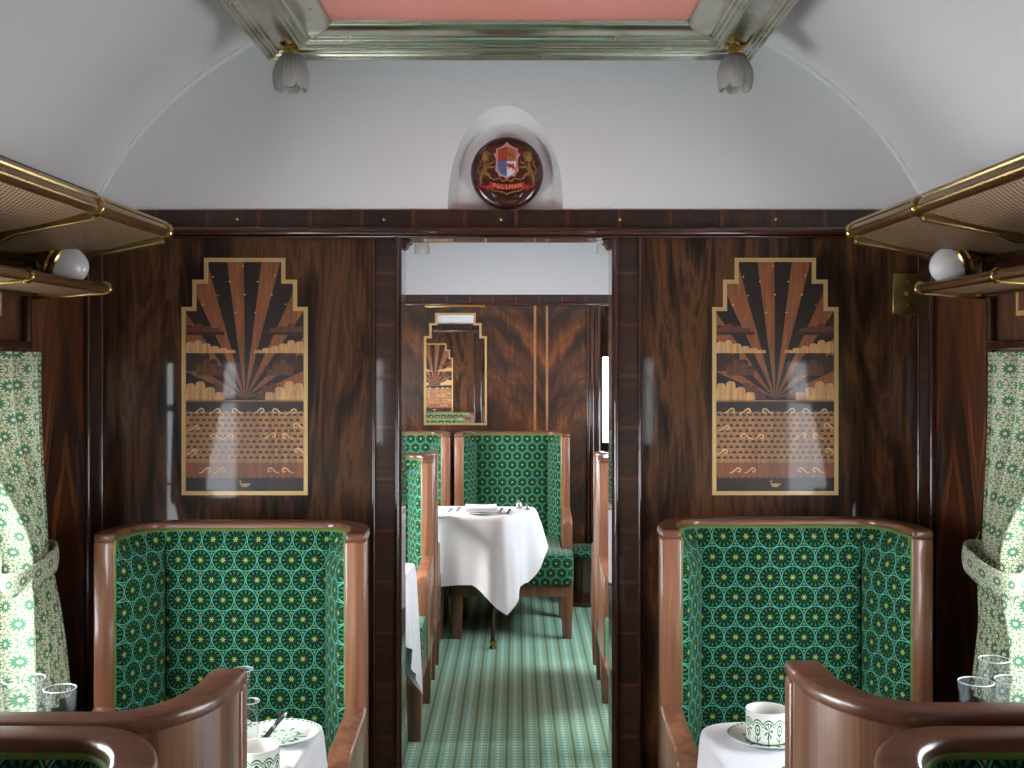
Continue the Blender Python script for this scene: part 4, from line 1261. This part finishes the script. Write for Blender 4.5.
def teacup(loc, rot, label, handle_dir=None, r=0.047, h=0.068):
    c = thing('teacup', label, 'cup', loc, (0, 0, rot))
    mb = MB()
    mb.lathe([(r * 0.90, 0.0), (r * 0.97, 0.004), (r, 0.012), (r, h * 0.6), (r, h)], n=60, uv=True)
    obj('cup_wall', mb, 'china_green_palms', c, smooth=True, angle=60)
    mb = MB(); mb.lathe([(r, h), (r - 0.0013, h + 0.0006), (r - 0.0026, h), (r - 0.003, 0.012), (r * 0.8, 0.005), (1e-4, 0.004)], n=60)
    mb.lathe([(r * 0.90, 0.0), (1e-4, 0.0)], n=60)
    obj('cup_inside', mb, 'china', c, smooth=True)
    mb = MB(); mb.tube([(r - 0.001, 0, h * 0.82), (r + 0.014, 0, h * 0.86), (r + 0.026, 0, h * 0.62), (r + 0.022, 0, h * 0.36), (r + 0.008, 0, h * 0.2), (r - 0.001, 0, h * 0.2)], 0.0035, 10)
    obj('handle', mb, 'china', c, smooth=True)
    return c
# left table
p = atz(281, 739, ZT); plate('side_plate', (p.x, p.y, ZC_), 0.088, 'china_green_leaves', 'white plate with green leaf sprays at the left table edge', grp='green leaf plates')
q0 = atz(285, 713, ZT + 0.045); q1 = atz(262, 743, ZT + 0.022)
knife(q0, q1, 'silver knife lying across the green leaf plate')
p = atz(254, 750, ZT); tumbler((p.x - 0.002, p.y - 0.045, ZC_), 0.0235, 0.118, 'clear tumbler beside the green leaf plate, nearest the chair back', flare=1.06)
p = atz(246, 735, ZT); tumbler((p.x - 0.022, p.y + 0.06, ZC_), 0.0235, 0.13, 'clear glass half hidden behind the tumbler by the green leaf plate', flare=1.06)
p = atz(258, 783, ZT); s1 = plate('saucer', (p.x, p.y, ZC_), 0.072, 'china_green_leaves', 'saucer under the scalloped cup at the bottom left', 'saucer', 'saucers')
teacup((p.x - 0.004, p.y, ZC_ + 0.005), 2.6, 'white cup with green scallops at the bottom edge, left table')
p = at(24, 700, 2.38); tumbler((p.x, p.y, ZC_), 0.038, 0.172, 'wide glass by the left curtain, the taller of the two', flare=1.15)
p = at(60, 700, 2.30); tumbler((p.x, p.y, ZC_), 0.031, 0.176, 'glass by the left curtain, the one nearer the chair', flare=1.05)
# right table
p = atz(767, 742, ZT); plate('saucer', (p.x, p.y, ZC_), 0.088, 'china_green_leaves', 'white saucer with green leaves under the palm cup', 'saucer', 'saucers')
teacup((p.x, p.y, ZC_ + 0.005), -0.4, 'white cup with green palm trees on the right table')
p = atz(782, 785, ZT); plate('side_plate', (p.x, p.y, ZC_), 0.055, 'china_green_leaves', 'small plate at the bottom edge in front of the palm cup', grp='green leaf plates')
p = at(994, 700, 2.44); tumbler((p.x, p.y, ZC_), 0.027, 0.198, 'tall flared glass by the right curtain', flare=1.22)
p = at(976, 700, 2.32); tumbler((p.x, p.y, ZC_), 0.032, 0.184, 'short wide glass by the right curtain, nearest the chair', flare=1.12)
p = at(1013, 700, 2.34); tumbler((p.x, p.y, ZC_), 0.033, 0.182, 'short glass at the right edge, behind it the curtain', flare=1.12)
# far table
def napkin(loc, w, d, h, label):
    r = thing('napkin', label, 'napkin', loc)
    mb = MB()
    for k in range(3):
        rows = []; z0 = h * k / 3 * 0.6
        for i in range(9):
            t = i / 8 - 0.5
            rows.append([(w * (s_ - 0.5) * (1 - 0.03 * k), d * t * (1 - 0.05 * k), z0 + h * 0.36 * cos(t * PI) ** 0.5 * (1 + 0.12 * sin(s_ * 5 + k)) if abs(t) < 0.499 else z0) for s_ in [q / 10 for q in range(11)]])
        mb.grid(rows); mb.Fc([mb.V(rows[0][0]), mb.V(rows[0][-1]), mb.V(rows[-1][-1]), mb.V(rows[-1][0])])
    obj('folded_linen', mb, 'napkin_linen', r, smooth=True, angle=60)
    return r
p = atz(481, 514, ZT); plate('dinner_plate', (p.x, p.y, ZC_), 0.10, 'china', 'white plate under the folded napkin on the far table', grp='white plates on the far table')
napkin((p.x, p.y, ZC_ + 0.0172), 0.18, 0.12, 0.045, 'folded white napkin on the far table')
for i, (a, b, l) in enumerate(((449, 512, 'left of the napkin, nearer the door post'), (457, 511, 'just left of the napkin'), (500, 512, 'just right of the napkin'), (508, 513, 'right of the napkin, nearer the table corner'))):
    p = atz(a, b, ZT); q = p + Vector((0.01, 0.17 if True else 0, 0))
    (fork if i < 2 else knife)((p.x, p.y - 0.06, ZC_ + 0.006), (q.x, q.y - 0.06, ZC_ + 0.006), 'silver %s on the far table, %s' % ('fork' if i < 2 else 'knife', l), grp='cutlery on the far table')
p = atz(440, 518, ZT); plate('side_plate', (p.x, p.y, ZC_), 0.07, 'china_green_leaves', 'small plate at the left end of the far table', grp='green leaf plates')
p = atz(519, 509, ZT); mb = MB(); mb.lathe([(1e-4, 0), (0.017, 0), (0.019, 0.01), (0.014, 0.03), (0.016, 0.034), (0.009, 0.046), (1e-4, 0.05)], n=20)
o = obj('salt_cellar', mb, 'steel', smooth=True); o.location = (p.x, p.y, ZC_); tag(o, 'small silver salt cellar at the right end of the far table', 'condiment', 'silver condiments on the far table')
p = atz(527, 510, ZT); mb = MB(); mb.lathe([(1e-4, 0), (0.013, 0), (0.016, 0.01), (0.011, 0.02), (0.012, 0.024), (0.006, 0.032), (1e-4, 0.035)], n=20)
o = obj('pepper_pot', mb, 'steel', smooth=True); o.location = (p.x, p.y, ZC_); tag(o, 'small silver pepper pot beside the salt cellar, nearer the table corner', 'condiment', 'silver condiments on the far table')

# stool by the far wall
p = at(583, 567, 7.35)
r = thing('stool', 'low dark stool with green patterned seat at the far wall, right of the chairs', 'stool', (0.47, 7.45, 0))
mb = MB(); mb.lathe([(1e-4, 0.0), (0.12, 0.0), (0.125, 0.02), (0.115, 0.05), (0.11, 0.30), (0.13, 0.33), (1e-4, 0.33)], n=32); obj('base', mb, 'mahogany_post', r, smooth=True)
mb = MB(); mb.lathe([(1e-4, 0.33), (0.14, 0.33), (0.15, 0.345), (0.147, 0.365), (0.12, 0.378), (1e-4, 0.382)], n=32); obj('seat', mb, 'moquette', r, smooth=True)

# ================================================================== MIRROR and brass strip on the far wall
cx = at(455.5, 0, D2).x; z0 = at(0, 425, D2).z; s_ = (487.0 - 424.0) * D2 / F / 0.388
r = thing('wall_mirror', 'stepped mirror in a thin gold frame on the far wall', 'mirror', (cx, D2 - 0.001, z0))
sv = (425 - 313) * D2 / F / 0.730
o = [(u * s_, v * sv) for u, v in step_outline(0)]; i = [(u * s_, v * sv) for u, v in step_outline(0.014)]
mb = MB()
for k in range(len(o)):
    k2 = (k + 1) % len(o); mb.prism([o[k], o[k2], i[k2], i[k]], lambda u, v, w: (u, w, v), -0.014, 0.0)
obj('frame', mb, 'inlay_brass', r)
mb = MB(); mb.prism(i, lambda u, v, w: (u, w, v), -0.006, 0.0); mg = obj('mirror_glass', mb, 'mirror_glass', r); mg.rotation_euler = (-0.0114, 0, 0); mg.location = (0, -0.006, 0)
mb = MB(); a = at(425, 305.2, D2); b = at(485, 307.6, D2); mb.box((a.x, D2 - 0.03, b.z), (b.x, D2 - 0.002, a.z))
o = obj('brass_strip', mb, 'brass', bevel=0.003); tag(o, 'thin horizontal brass strip on the far wall above the mirror', 'trim')

# ================================================================== LUGGAGE RACKS
def rack(sx, label, lab_lamp):
    xw = sx * W
    YN, YFr = 0.7, 3.0
    zf, zw_, xf = 1.956, 1.882, sx * 0.915
    lf, lw_, lx = 1.803, 1.795, sx * (1.065 if sx < 0 else 1.085)
    root = thing('luggage_rack', label, 'luggage rack', (xw, YFr, 1.79), group='brass luggage racks')
    off = (xw, YFr, 1.79)
    def P(name, mb, mat, **kw): return obj(name, mb, mat, root, off=off, **kw)
    mb = MB(); mb.tube([(xf, YN, zf), (xf, YFr, zf)], 0.017, 16); P('front_rail', mb, 'copper_rail', smooth=True)
    mb = MB(); mb.tube([(xf - sx * 0.002, YN, zf + 0.018), (xf - sx * 0.002, YFr, zf + 0.018)], 0.008, 10); P('lit_top_edge', mb, 'brass', smooth=True)  # brighter brass strip imitates light caught along the top of the rail
    mb = MB(); mb.tube([(lx, YN, lf), (lx, YFr - 0.02, lf)], 0.013, 16); P('front_rail', mb, 'copper_rail', smooth=True)
    # nets
    for (x0, z0, y1) in ((xf, zf - 0.012, YFr - 0.01), (lx, lf - 0.006, YFr - 0.03)):
        zz = zw_ if x0 == xf else lw_
        n = 14; rows = []; uv = []
        for i_ in range(n + 1):
            t = i_ / n; sag = -0.012 * sin(PI * t)
            rows.append([(x0 + (xw - x0) * t, y, z0 + (zz - z0) * t + sag) for y in (YN, y1)])
            uv.append([(y, t * abs(xw - x0)) for y in (YN, y1)])
        mb = MB(); mb.grid(rows, uv); P('net', mb, 'woven_wire', smooth=True)
        mb = MB(); mb.box((min(xw, xw - sx * 0.02), YN, zz - 0.012), (max(xw, xw - sx * 0.02), y1, zz + 0.012)); P('wall_rail', mb, 'brass_dull', bevel=0.004)
    # brackets
    for y in (YFr - 0.004, 2.5, 1.75, 1.0):
        mb = MB()
        end = (y > 2.9)
        pts = [(xf, zf - 0.02), (xf + sx * 0.10, zf - 0.038), (xf + sx * 0.17, zf - 0.052), (xf + sx * 0.20, zf - 0.066), (xf + sx * 0.30, zf - 0.084), (xw, zw_ - 0.014)]
        mb.prism([(x_, z_ + 0.011) for x_, z_ in pts] + [(x_, z_ - 0.013) for x_, z_ in pts[::-1]], lambda u, v, w: (u, w, v), y - 0.013, y + 0.013)
        P('bracket', mb, 'brass_dull', bevel=0.003)
        mb = MB(); mb.lathe([(1e-4, -0.014), (0.020, -0.014), (0.0235, -0.008), (0.0235, 0.008), (0.020, 0.014), (1e-4, 0.014)], (xf, y, zf), 20, axis='Y'); P('collar', mb, 'brass', smooth=True)
        mb = MB()
        y2 = y - 0.016 if end else y
        mb.prism([(lx, lf - 0.004), (xw, lw_ - 0.006), (xw, lw_ - 0.022), (lx, lf - 0.016)], lambda u, v, w: (u, w, v), y2 - 0.007, y2 + 0.007); P('bracket', mb, 'brass', bevel=0.002)
        mb = MB(); mb.lathe([(1e-4, -0.010), (0.016, -0.010), (0.0185, -0.005), (0.0185, 0.005), (0.016, 0.010), (1e-4, 0.010)], (lx, y2, lf), 20, axis='Y'); P('collar', mb, 'brass', smooth=True)
        mb = MB(); xb0, xb1 = sorted((xw, xw - sx * 0.025)); mb.box((xb0, y - 0.05, lw_), (xb1, y - 0.03, zw_)); mb.tube([(xw - sx * 0.03, y - 0.04, lw_ + 0.05), (xw - sx * 0.03, y - 0.04, zw_ - 0.012)], 0.006, 8)
        P('hanger', mb, 'brass_dull', smooth=True)
    # lamp under the upper rack
    c = Vector((sx * 1.155, YFr - 0.10, 1.905))
    lr = thing('wall_lamp', lab_lamp, 'lamp', (xw, c.y, 1.87), group='opal lamps below the luggage racks')
    o2 = (xw, c.y, 1.87)
    ax = Vector((-sx * 0.90, 0, -0.44)).normalized(); e1 = Vector((0, 1, 0)); e2 = ax.cross(e1).normalized()
    base = Vector((sx * 1.168, c.y, 1.876))
    def rev(prof, n=32):
        m_ = MB(); m_.grid([[base + ax * q + (e1 * cos(2 * PI * b / n) + e2 * sin(2 * PI * b / n)) * rr for b in range(n)] for rr, q in prof], close_u=True); return m_
    R = 0.050
    mb = rev([(R, 0.02)] + [(max(0.0006, R * cos(PI / 2 * j / 12) ** 0.9), 0.03 + 0.062 * sin(PI / 2 * j / 12)) for j in range(13)])
    obj('opal_shade', mb, 'opal_glass', lr, smooth=True, off=o2)
    mb = rev([(0.001, -0.03), (0.030, -0.03), (0.044, -0.018), (0.049, 0.0), (0.054, 0.006), (0.050, 0.012), (0.055, 0.018), (0.055, 0.026), (0.051, 0.030), (0.044, 0.022)])
    mb.tube([base - ax * 0.02, base - ax * 0.03 + Vector((sx * 0.03, 0, 0.005)), Vector((xw, c.y, base.z + 0.02))], 0.014, 12)
    obj('brass_cup', mb, 'brass', lr, smooth=True, off=o2)
    mb = MB(); p_ = base + ax * 0.030 - e2 * (R * 1.0) * (1 if (e2 * -1).z < 0 else -1); mb.sphere((p_.x, p_.y, p_.z), 0.010, 14, 8, (1.2, 1.2, 0.9)); obj('finial', mb, 'brass', lr, smooth=True, off=o2)
rack(-1, 'brass two-tier luggage rack with woven net on the left wall', 'opal glass bowl lamp below the left luggage rack')
rack(1, 'brass two-tier luggage rack with woven net on the right wall', 'opal glass bowl lamp below the right luggage rack')

# brass switch plate
a = at(891, 314, D1 - 0.01); b = at(919.5, 273.5, D1 - 0.01)
cxp, czp = (a.x + b.x) / 2, (a.z + b.z) / 2
r = thing('switch_plate', 'brass plate with three round buttons on the wall by the right rack', 'switch', (cxp, D1, czp))
mb = MB(); mb.box((a.x - cxp, -0.026, a.z - czp), (b.x - cxp, 0.0, b.z - czp)); obj('plate', mb, 'brass_dull', r, bevel=0.003)
for dz, rr in ((0.036, 0.0085), (0.0, 0.011), (-0.034, 0.0085)):
    mb = MB(); mb.lathe([(1e-4, -0.036), (rr * 0.7, -0.035), (rr, -0.031), (rr, -0.026), (rr * 1.15, -0.025), (1e-4, -0.025)], (0.003, 0, dz), 20, axis='Y'); obj('button', mb, 'brass', r, smooth=True)

# ================================================================== CURTAINS
def curtain(sx, label):
    r = thing('curtain', label, 'curtain', (sx * 1.2, 2.75, 0.78), group='flower patterned curtains')
    off = (sx * 1.2, 2.75, 0.78)
    z_top, z_tie, z_bot = ZW1 + 0.015, 1.115, 0.78
    NZ, NU = 60, 110
    rows = []; uv = []
    us = None
    for i_ in range(NZ + 1):
        t = i_ / NZ; z = z_top + (z_bot - z_top) * t
        if z > z_tie:
            k = (z_top - z) / (z_top - z_tie); k2 = smooth01(k) ** 1.4
            ya = 2.885 ; yb = 2.30 + (2.69 - 2.30) * k2
            xin = 1.19 + (1.185 - 1.19) * k2; amp = 0.030 + 0.008 * k2
        else:
            k = (z_tie - z) / (z_tie - z_bot); k2 = k ** 0.8
            ya = 2.885 - 0.02 * k2; yb = 2.69 - 0.16 * k2
            xin = 1.185 - 0.07 * k2; amp = 0.036 + 0.008 * k2
        row = []; ur = []
        nf = 4.5
        for j in range(NU + 1):
            s = j / NU
            y = ya + (yb - ya) * s
            f = sin(s * nf * 2 * PI + 0.5 * sin(z * 5)) + 0.3 * sin(s * nf * 4.3 * PI + z * 3)
            x = xin + (0.03 + (0.03 * smooth01((z_tie - z) / 0.2) if z < z_tie else 0) if sx > 0 else 0.0) + amp * f * (0.8 if sx > 0 else 1.0) * (0.75 + 0.25 * sin(j * 0.3))
            row.append((sx * x, y, z))
        if us is None or abs(z - 1.35) < 0.01:
            us = [0.0]
            for j in range(1, NU + 1): us.append(us[-1] + math.dist(row[j][:2], row[j - 1][:2]))
        rows.append(row)
    uv = [[(us[j], rows[i_][j][2]) for j in range(NU + 1)] for i_ in range(NZ + 1)]
    mb = MB(); mb.grid(rows, uv)
    o = obj('drape', mb, 'curtain_fabric', r, smooth=True, angle=180, off=off)
    # tieback band round the waist
    mb = MB(); rows = []; uv = []
    n = 48
    for i_ in range(7):
        t = i_ / 6; row = []; ur = []
        for j in range(n + 1):
            a = 2 * PI * j / n
            y = 2.785 + 0.118 * cos(a); x = 1.187 - 0.058 * sin(a)
            z = 1.112 + 0.06 * (t - 0.5) + 0.012 * cos(a) - 0.02 * max(0, -cos(a))
            bul = 1 + 0.06 * sin(PI * t)
            row.append((sx * ((0.008 if sx > 0 else 0) + 1.183 + (x - 1.183) * bul), 2.785 + (y - 2.785) * bul, z)); ur.append((a * 0.1, t * 0.07))
        rows.append(row); uv.append(ur)
    mb.grid(rows, uv); obj('tieback', mb, 'curtain_fabric', r, smooth=True, angle=180, off=off, solid=0.006)
    mb = MB(); mb.tube([(sx * (W - 0.01), 2.91, 1.17), (sx * (W - 0.05), 2.915, 1.17), (sx * (W - 0.06), 2.91, 1.15)], 0.005, 8); mb.sphere((sx * (W - 0.06), 2.91, 1.145), 0.009, 12, 8)
    obj('tieback_hook', mb, 'brass', r, smooth=True, off=off)
curtain(-1, 'tied cream and green flowered curtain at the left window')
curtain(1, 'tied cream and green flowered curtain at the right window')

# ================================================================== LIGHT
wd = bpy.data.worlds.new('World'); SC.world = wd; wd.use_nodes = True
nt = wd.node_tree; nt.nodes.clear()
tc = nt.nodes.new('ShaderNodeTexCoord'); sp = nt.nodes.new('ShaderNodeSeparateXYZ'); nt.links.new(tc.outputs['Generated'], sp.inputs[0])
mr = nt.nodes.new('ShaderNodeMapRange'); nt.links.new(sp.outputs[0], mr.inputs[0])
mr.inputs[1].default_value = -1; mr.inputs[2].default_value = 1; mr.inputs[3].default_value = 1.45; mr.inputs[4].default_value = 0.75
ml = nt.nodes.new('ShaderNodeMath'); ml.operation = 'MULTIPLY'; ml.inputs[1].default_value = 7.5; 
mz = nt.nodes.new('ShaderNodeMapRange'); nt.links.new(sp.outputs[2], mz.inputs[0])
mz.inputs[1].default_value = -0.2; mz.inputs[2].default_value = 0.8; mz.inputs[3].default_value = 0.95; mz.inputs[4].default_value = 1.6
mm = nt.nodes.new('ShaderNodeMath'); mm.operation = 'MULTIPLY'; nt.links.new(mr.outputs[0], mm.inputs[0]); nt.links.new(mz.outputs[0], mm.inputs[1])
nt.links.new(mm.outputs[0], ml.inputs[0])
bg = nt.nodes.new('ShaderNodeBackground'); bg.inputs[0].default_value = (0.90, 0.95, 1.0, 1)
nt.links.new(ml.outputs[0], bg.inputs[1])
ow = nt.nodes.new('ShaderNodeOutputWorld'); nt.links.new(bg.outputs[0], ow.inputs[0])
for sgn in (-1, 1):
    for (a, b) in WINS:
        la = bpy.data.lights.new('window_portal', 'AREA'); la.shape = 'RECTANGLE'; la.size = b - a; la.size_y = ZW1 - ZW0
        la.cycles.is_portal = True
        lo = bpy.data.objects.new('window_portal', la); COL.objects.link(lo)
        lo.location = (sgn * (W + 0.075), (a + b) / 2, (ZW0 + ZW1) / 2)
        lo.rotation_euler = Vector((-sgn, 0, 0)).to_track_quat('-Z', 'Z').to_euler()

sun = bpy.data.lights.new('sun', 'SUN'); sun.energy = 5.0; sun.angle = math.radians(24); sun.color = (1.0, 0.97, 0.92)
so = bpy.data.objects.new('sun', sun); COL.objects.link(so)
so.rotation_euler = Vector((1.0, 0.12, -0.75)).to_track_quat('-Z', 'Z').to_euler()
# ================================================================== CAMERA
cam = bpy.data.cameras.new('Camera'); co = bpy.data.objects.new('Camera', cam); COL.objects.link(co)
cam.sensor_width = 36.0; cam.lens = F / 1024.0 * 36.0
cam.shift_x = -(VX - 512) / 1024.0; cam.shift_y = (VY - 384) / 1024.0
cam.clip_start = 0.05
co.location = (CX, 0, H); co.rotation_euler = (PI / 2, 0, 0)
SC.camera = co
SC.view_settings.view_transform = 'Standard'; SC.view_settings.look = 'None'
SC.view_settings.gamma = 1.0; SC.view_settings.use_curve_mapping = False
SC.view_settings.exposure = 1.0
SC.cycles.max_bounces = 10; SC.cycles.diffuse_bounces = 6; SC.cycles.glossy_bounces = 4; SC.cycles.transmission_bounces = 8; SC.cycles.transparent_max_bounces = 12
SC.cycles.sample_clamp_indirect = 2.5; SC.cycles.sample_clamp_direct = 4.0
SC.cycles.caustics_reflective = False; SC.cycles.caustics_refractive = False
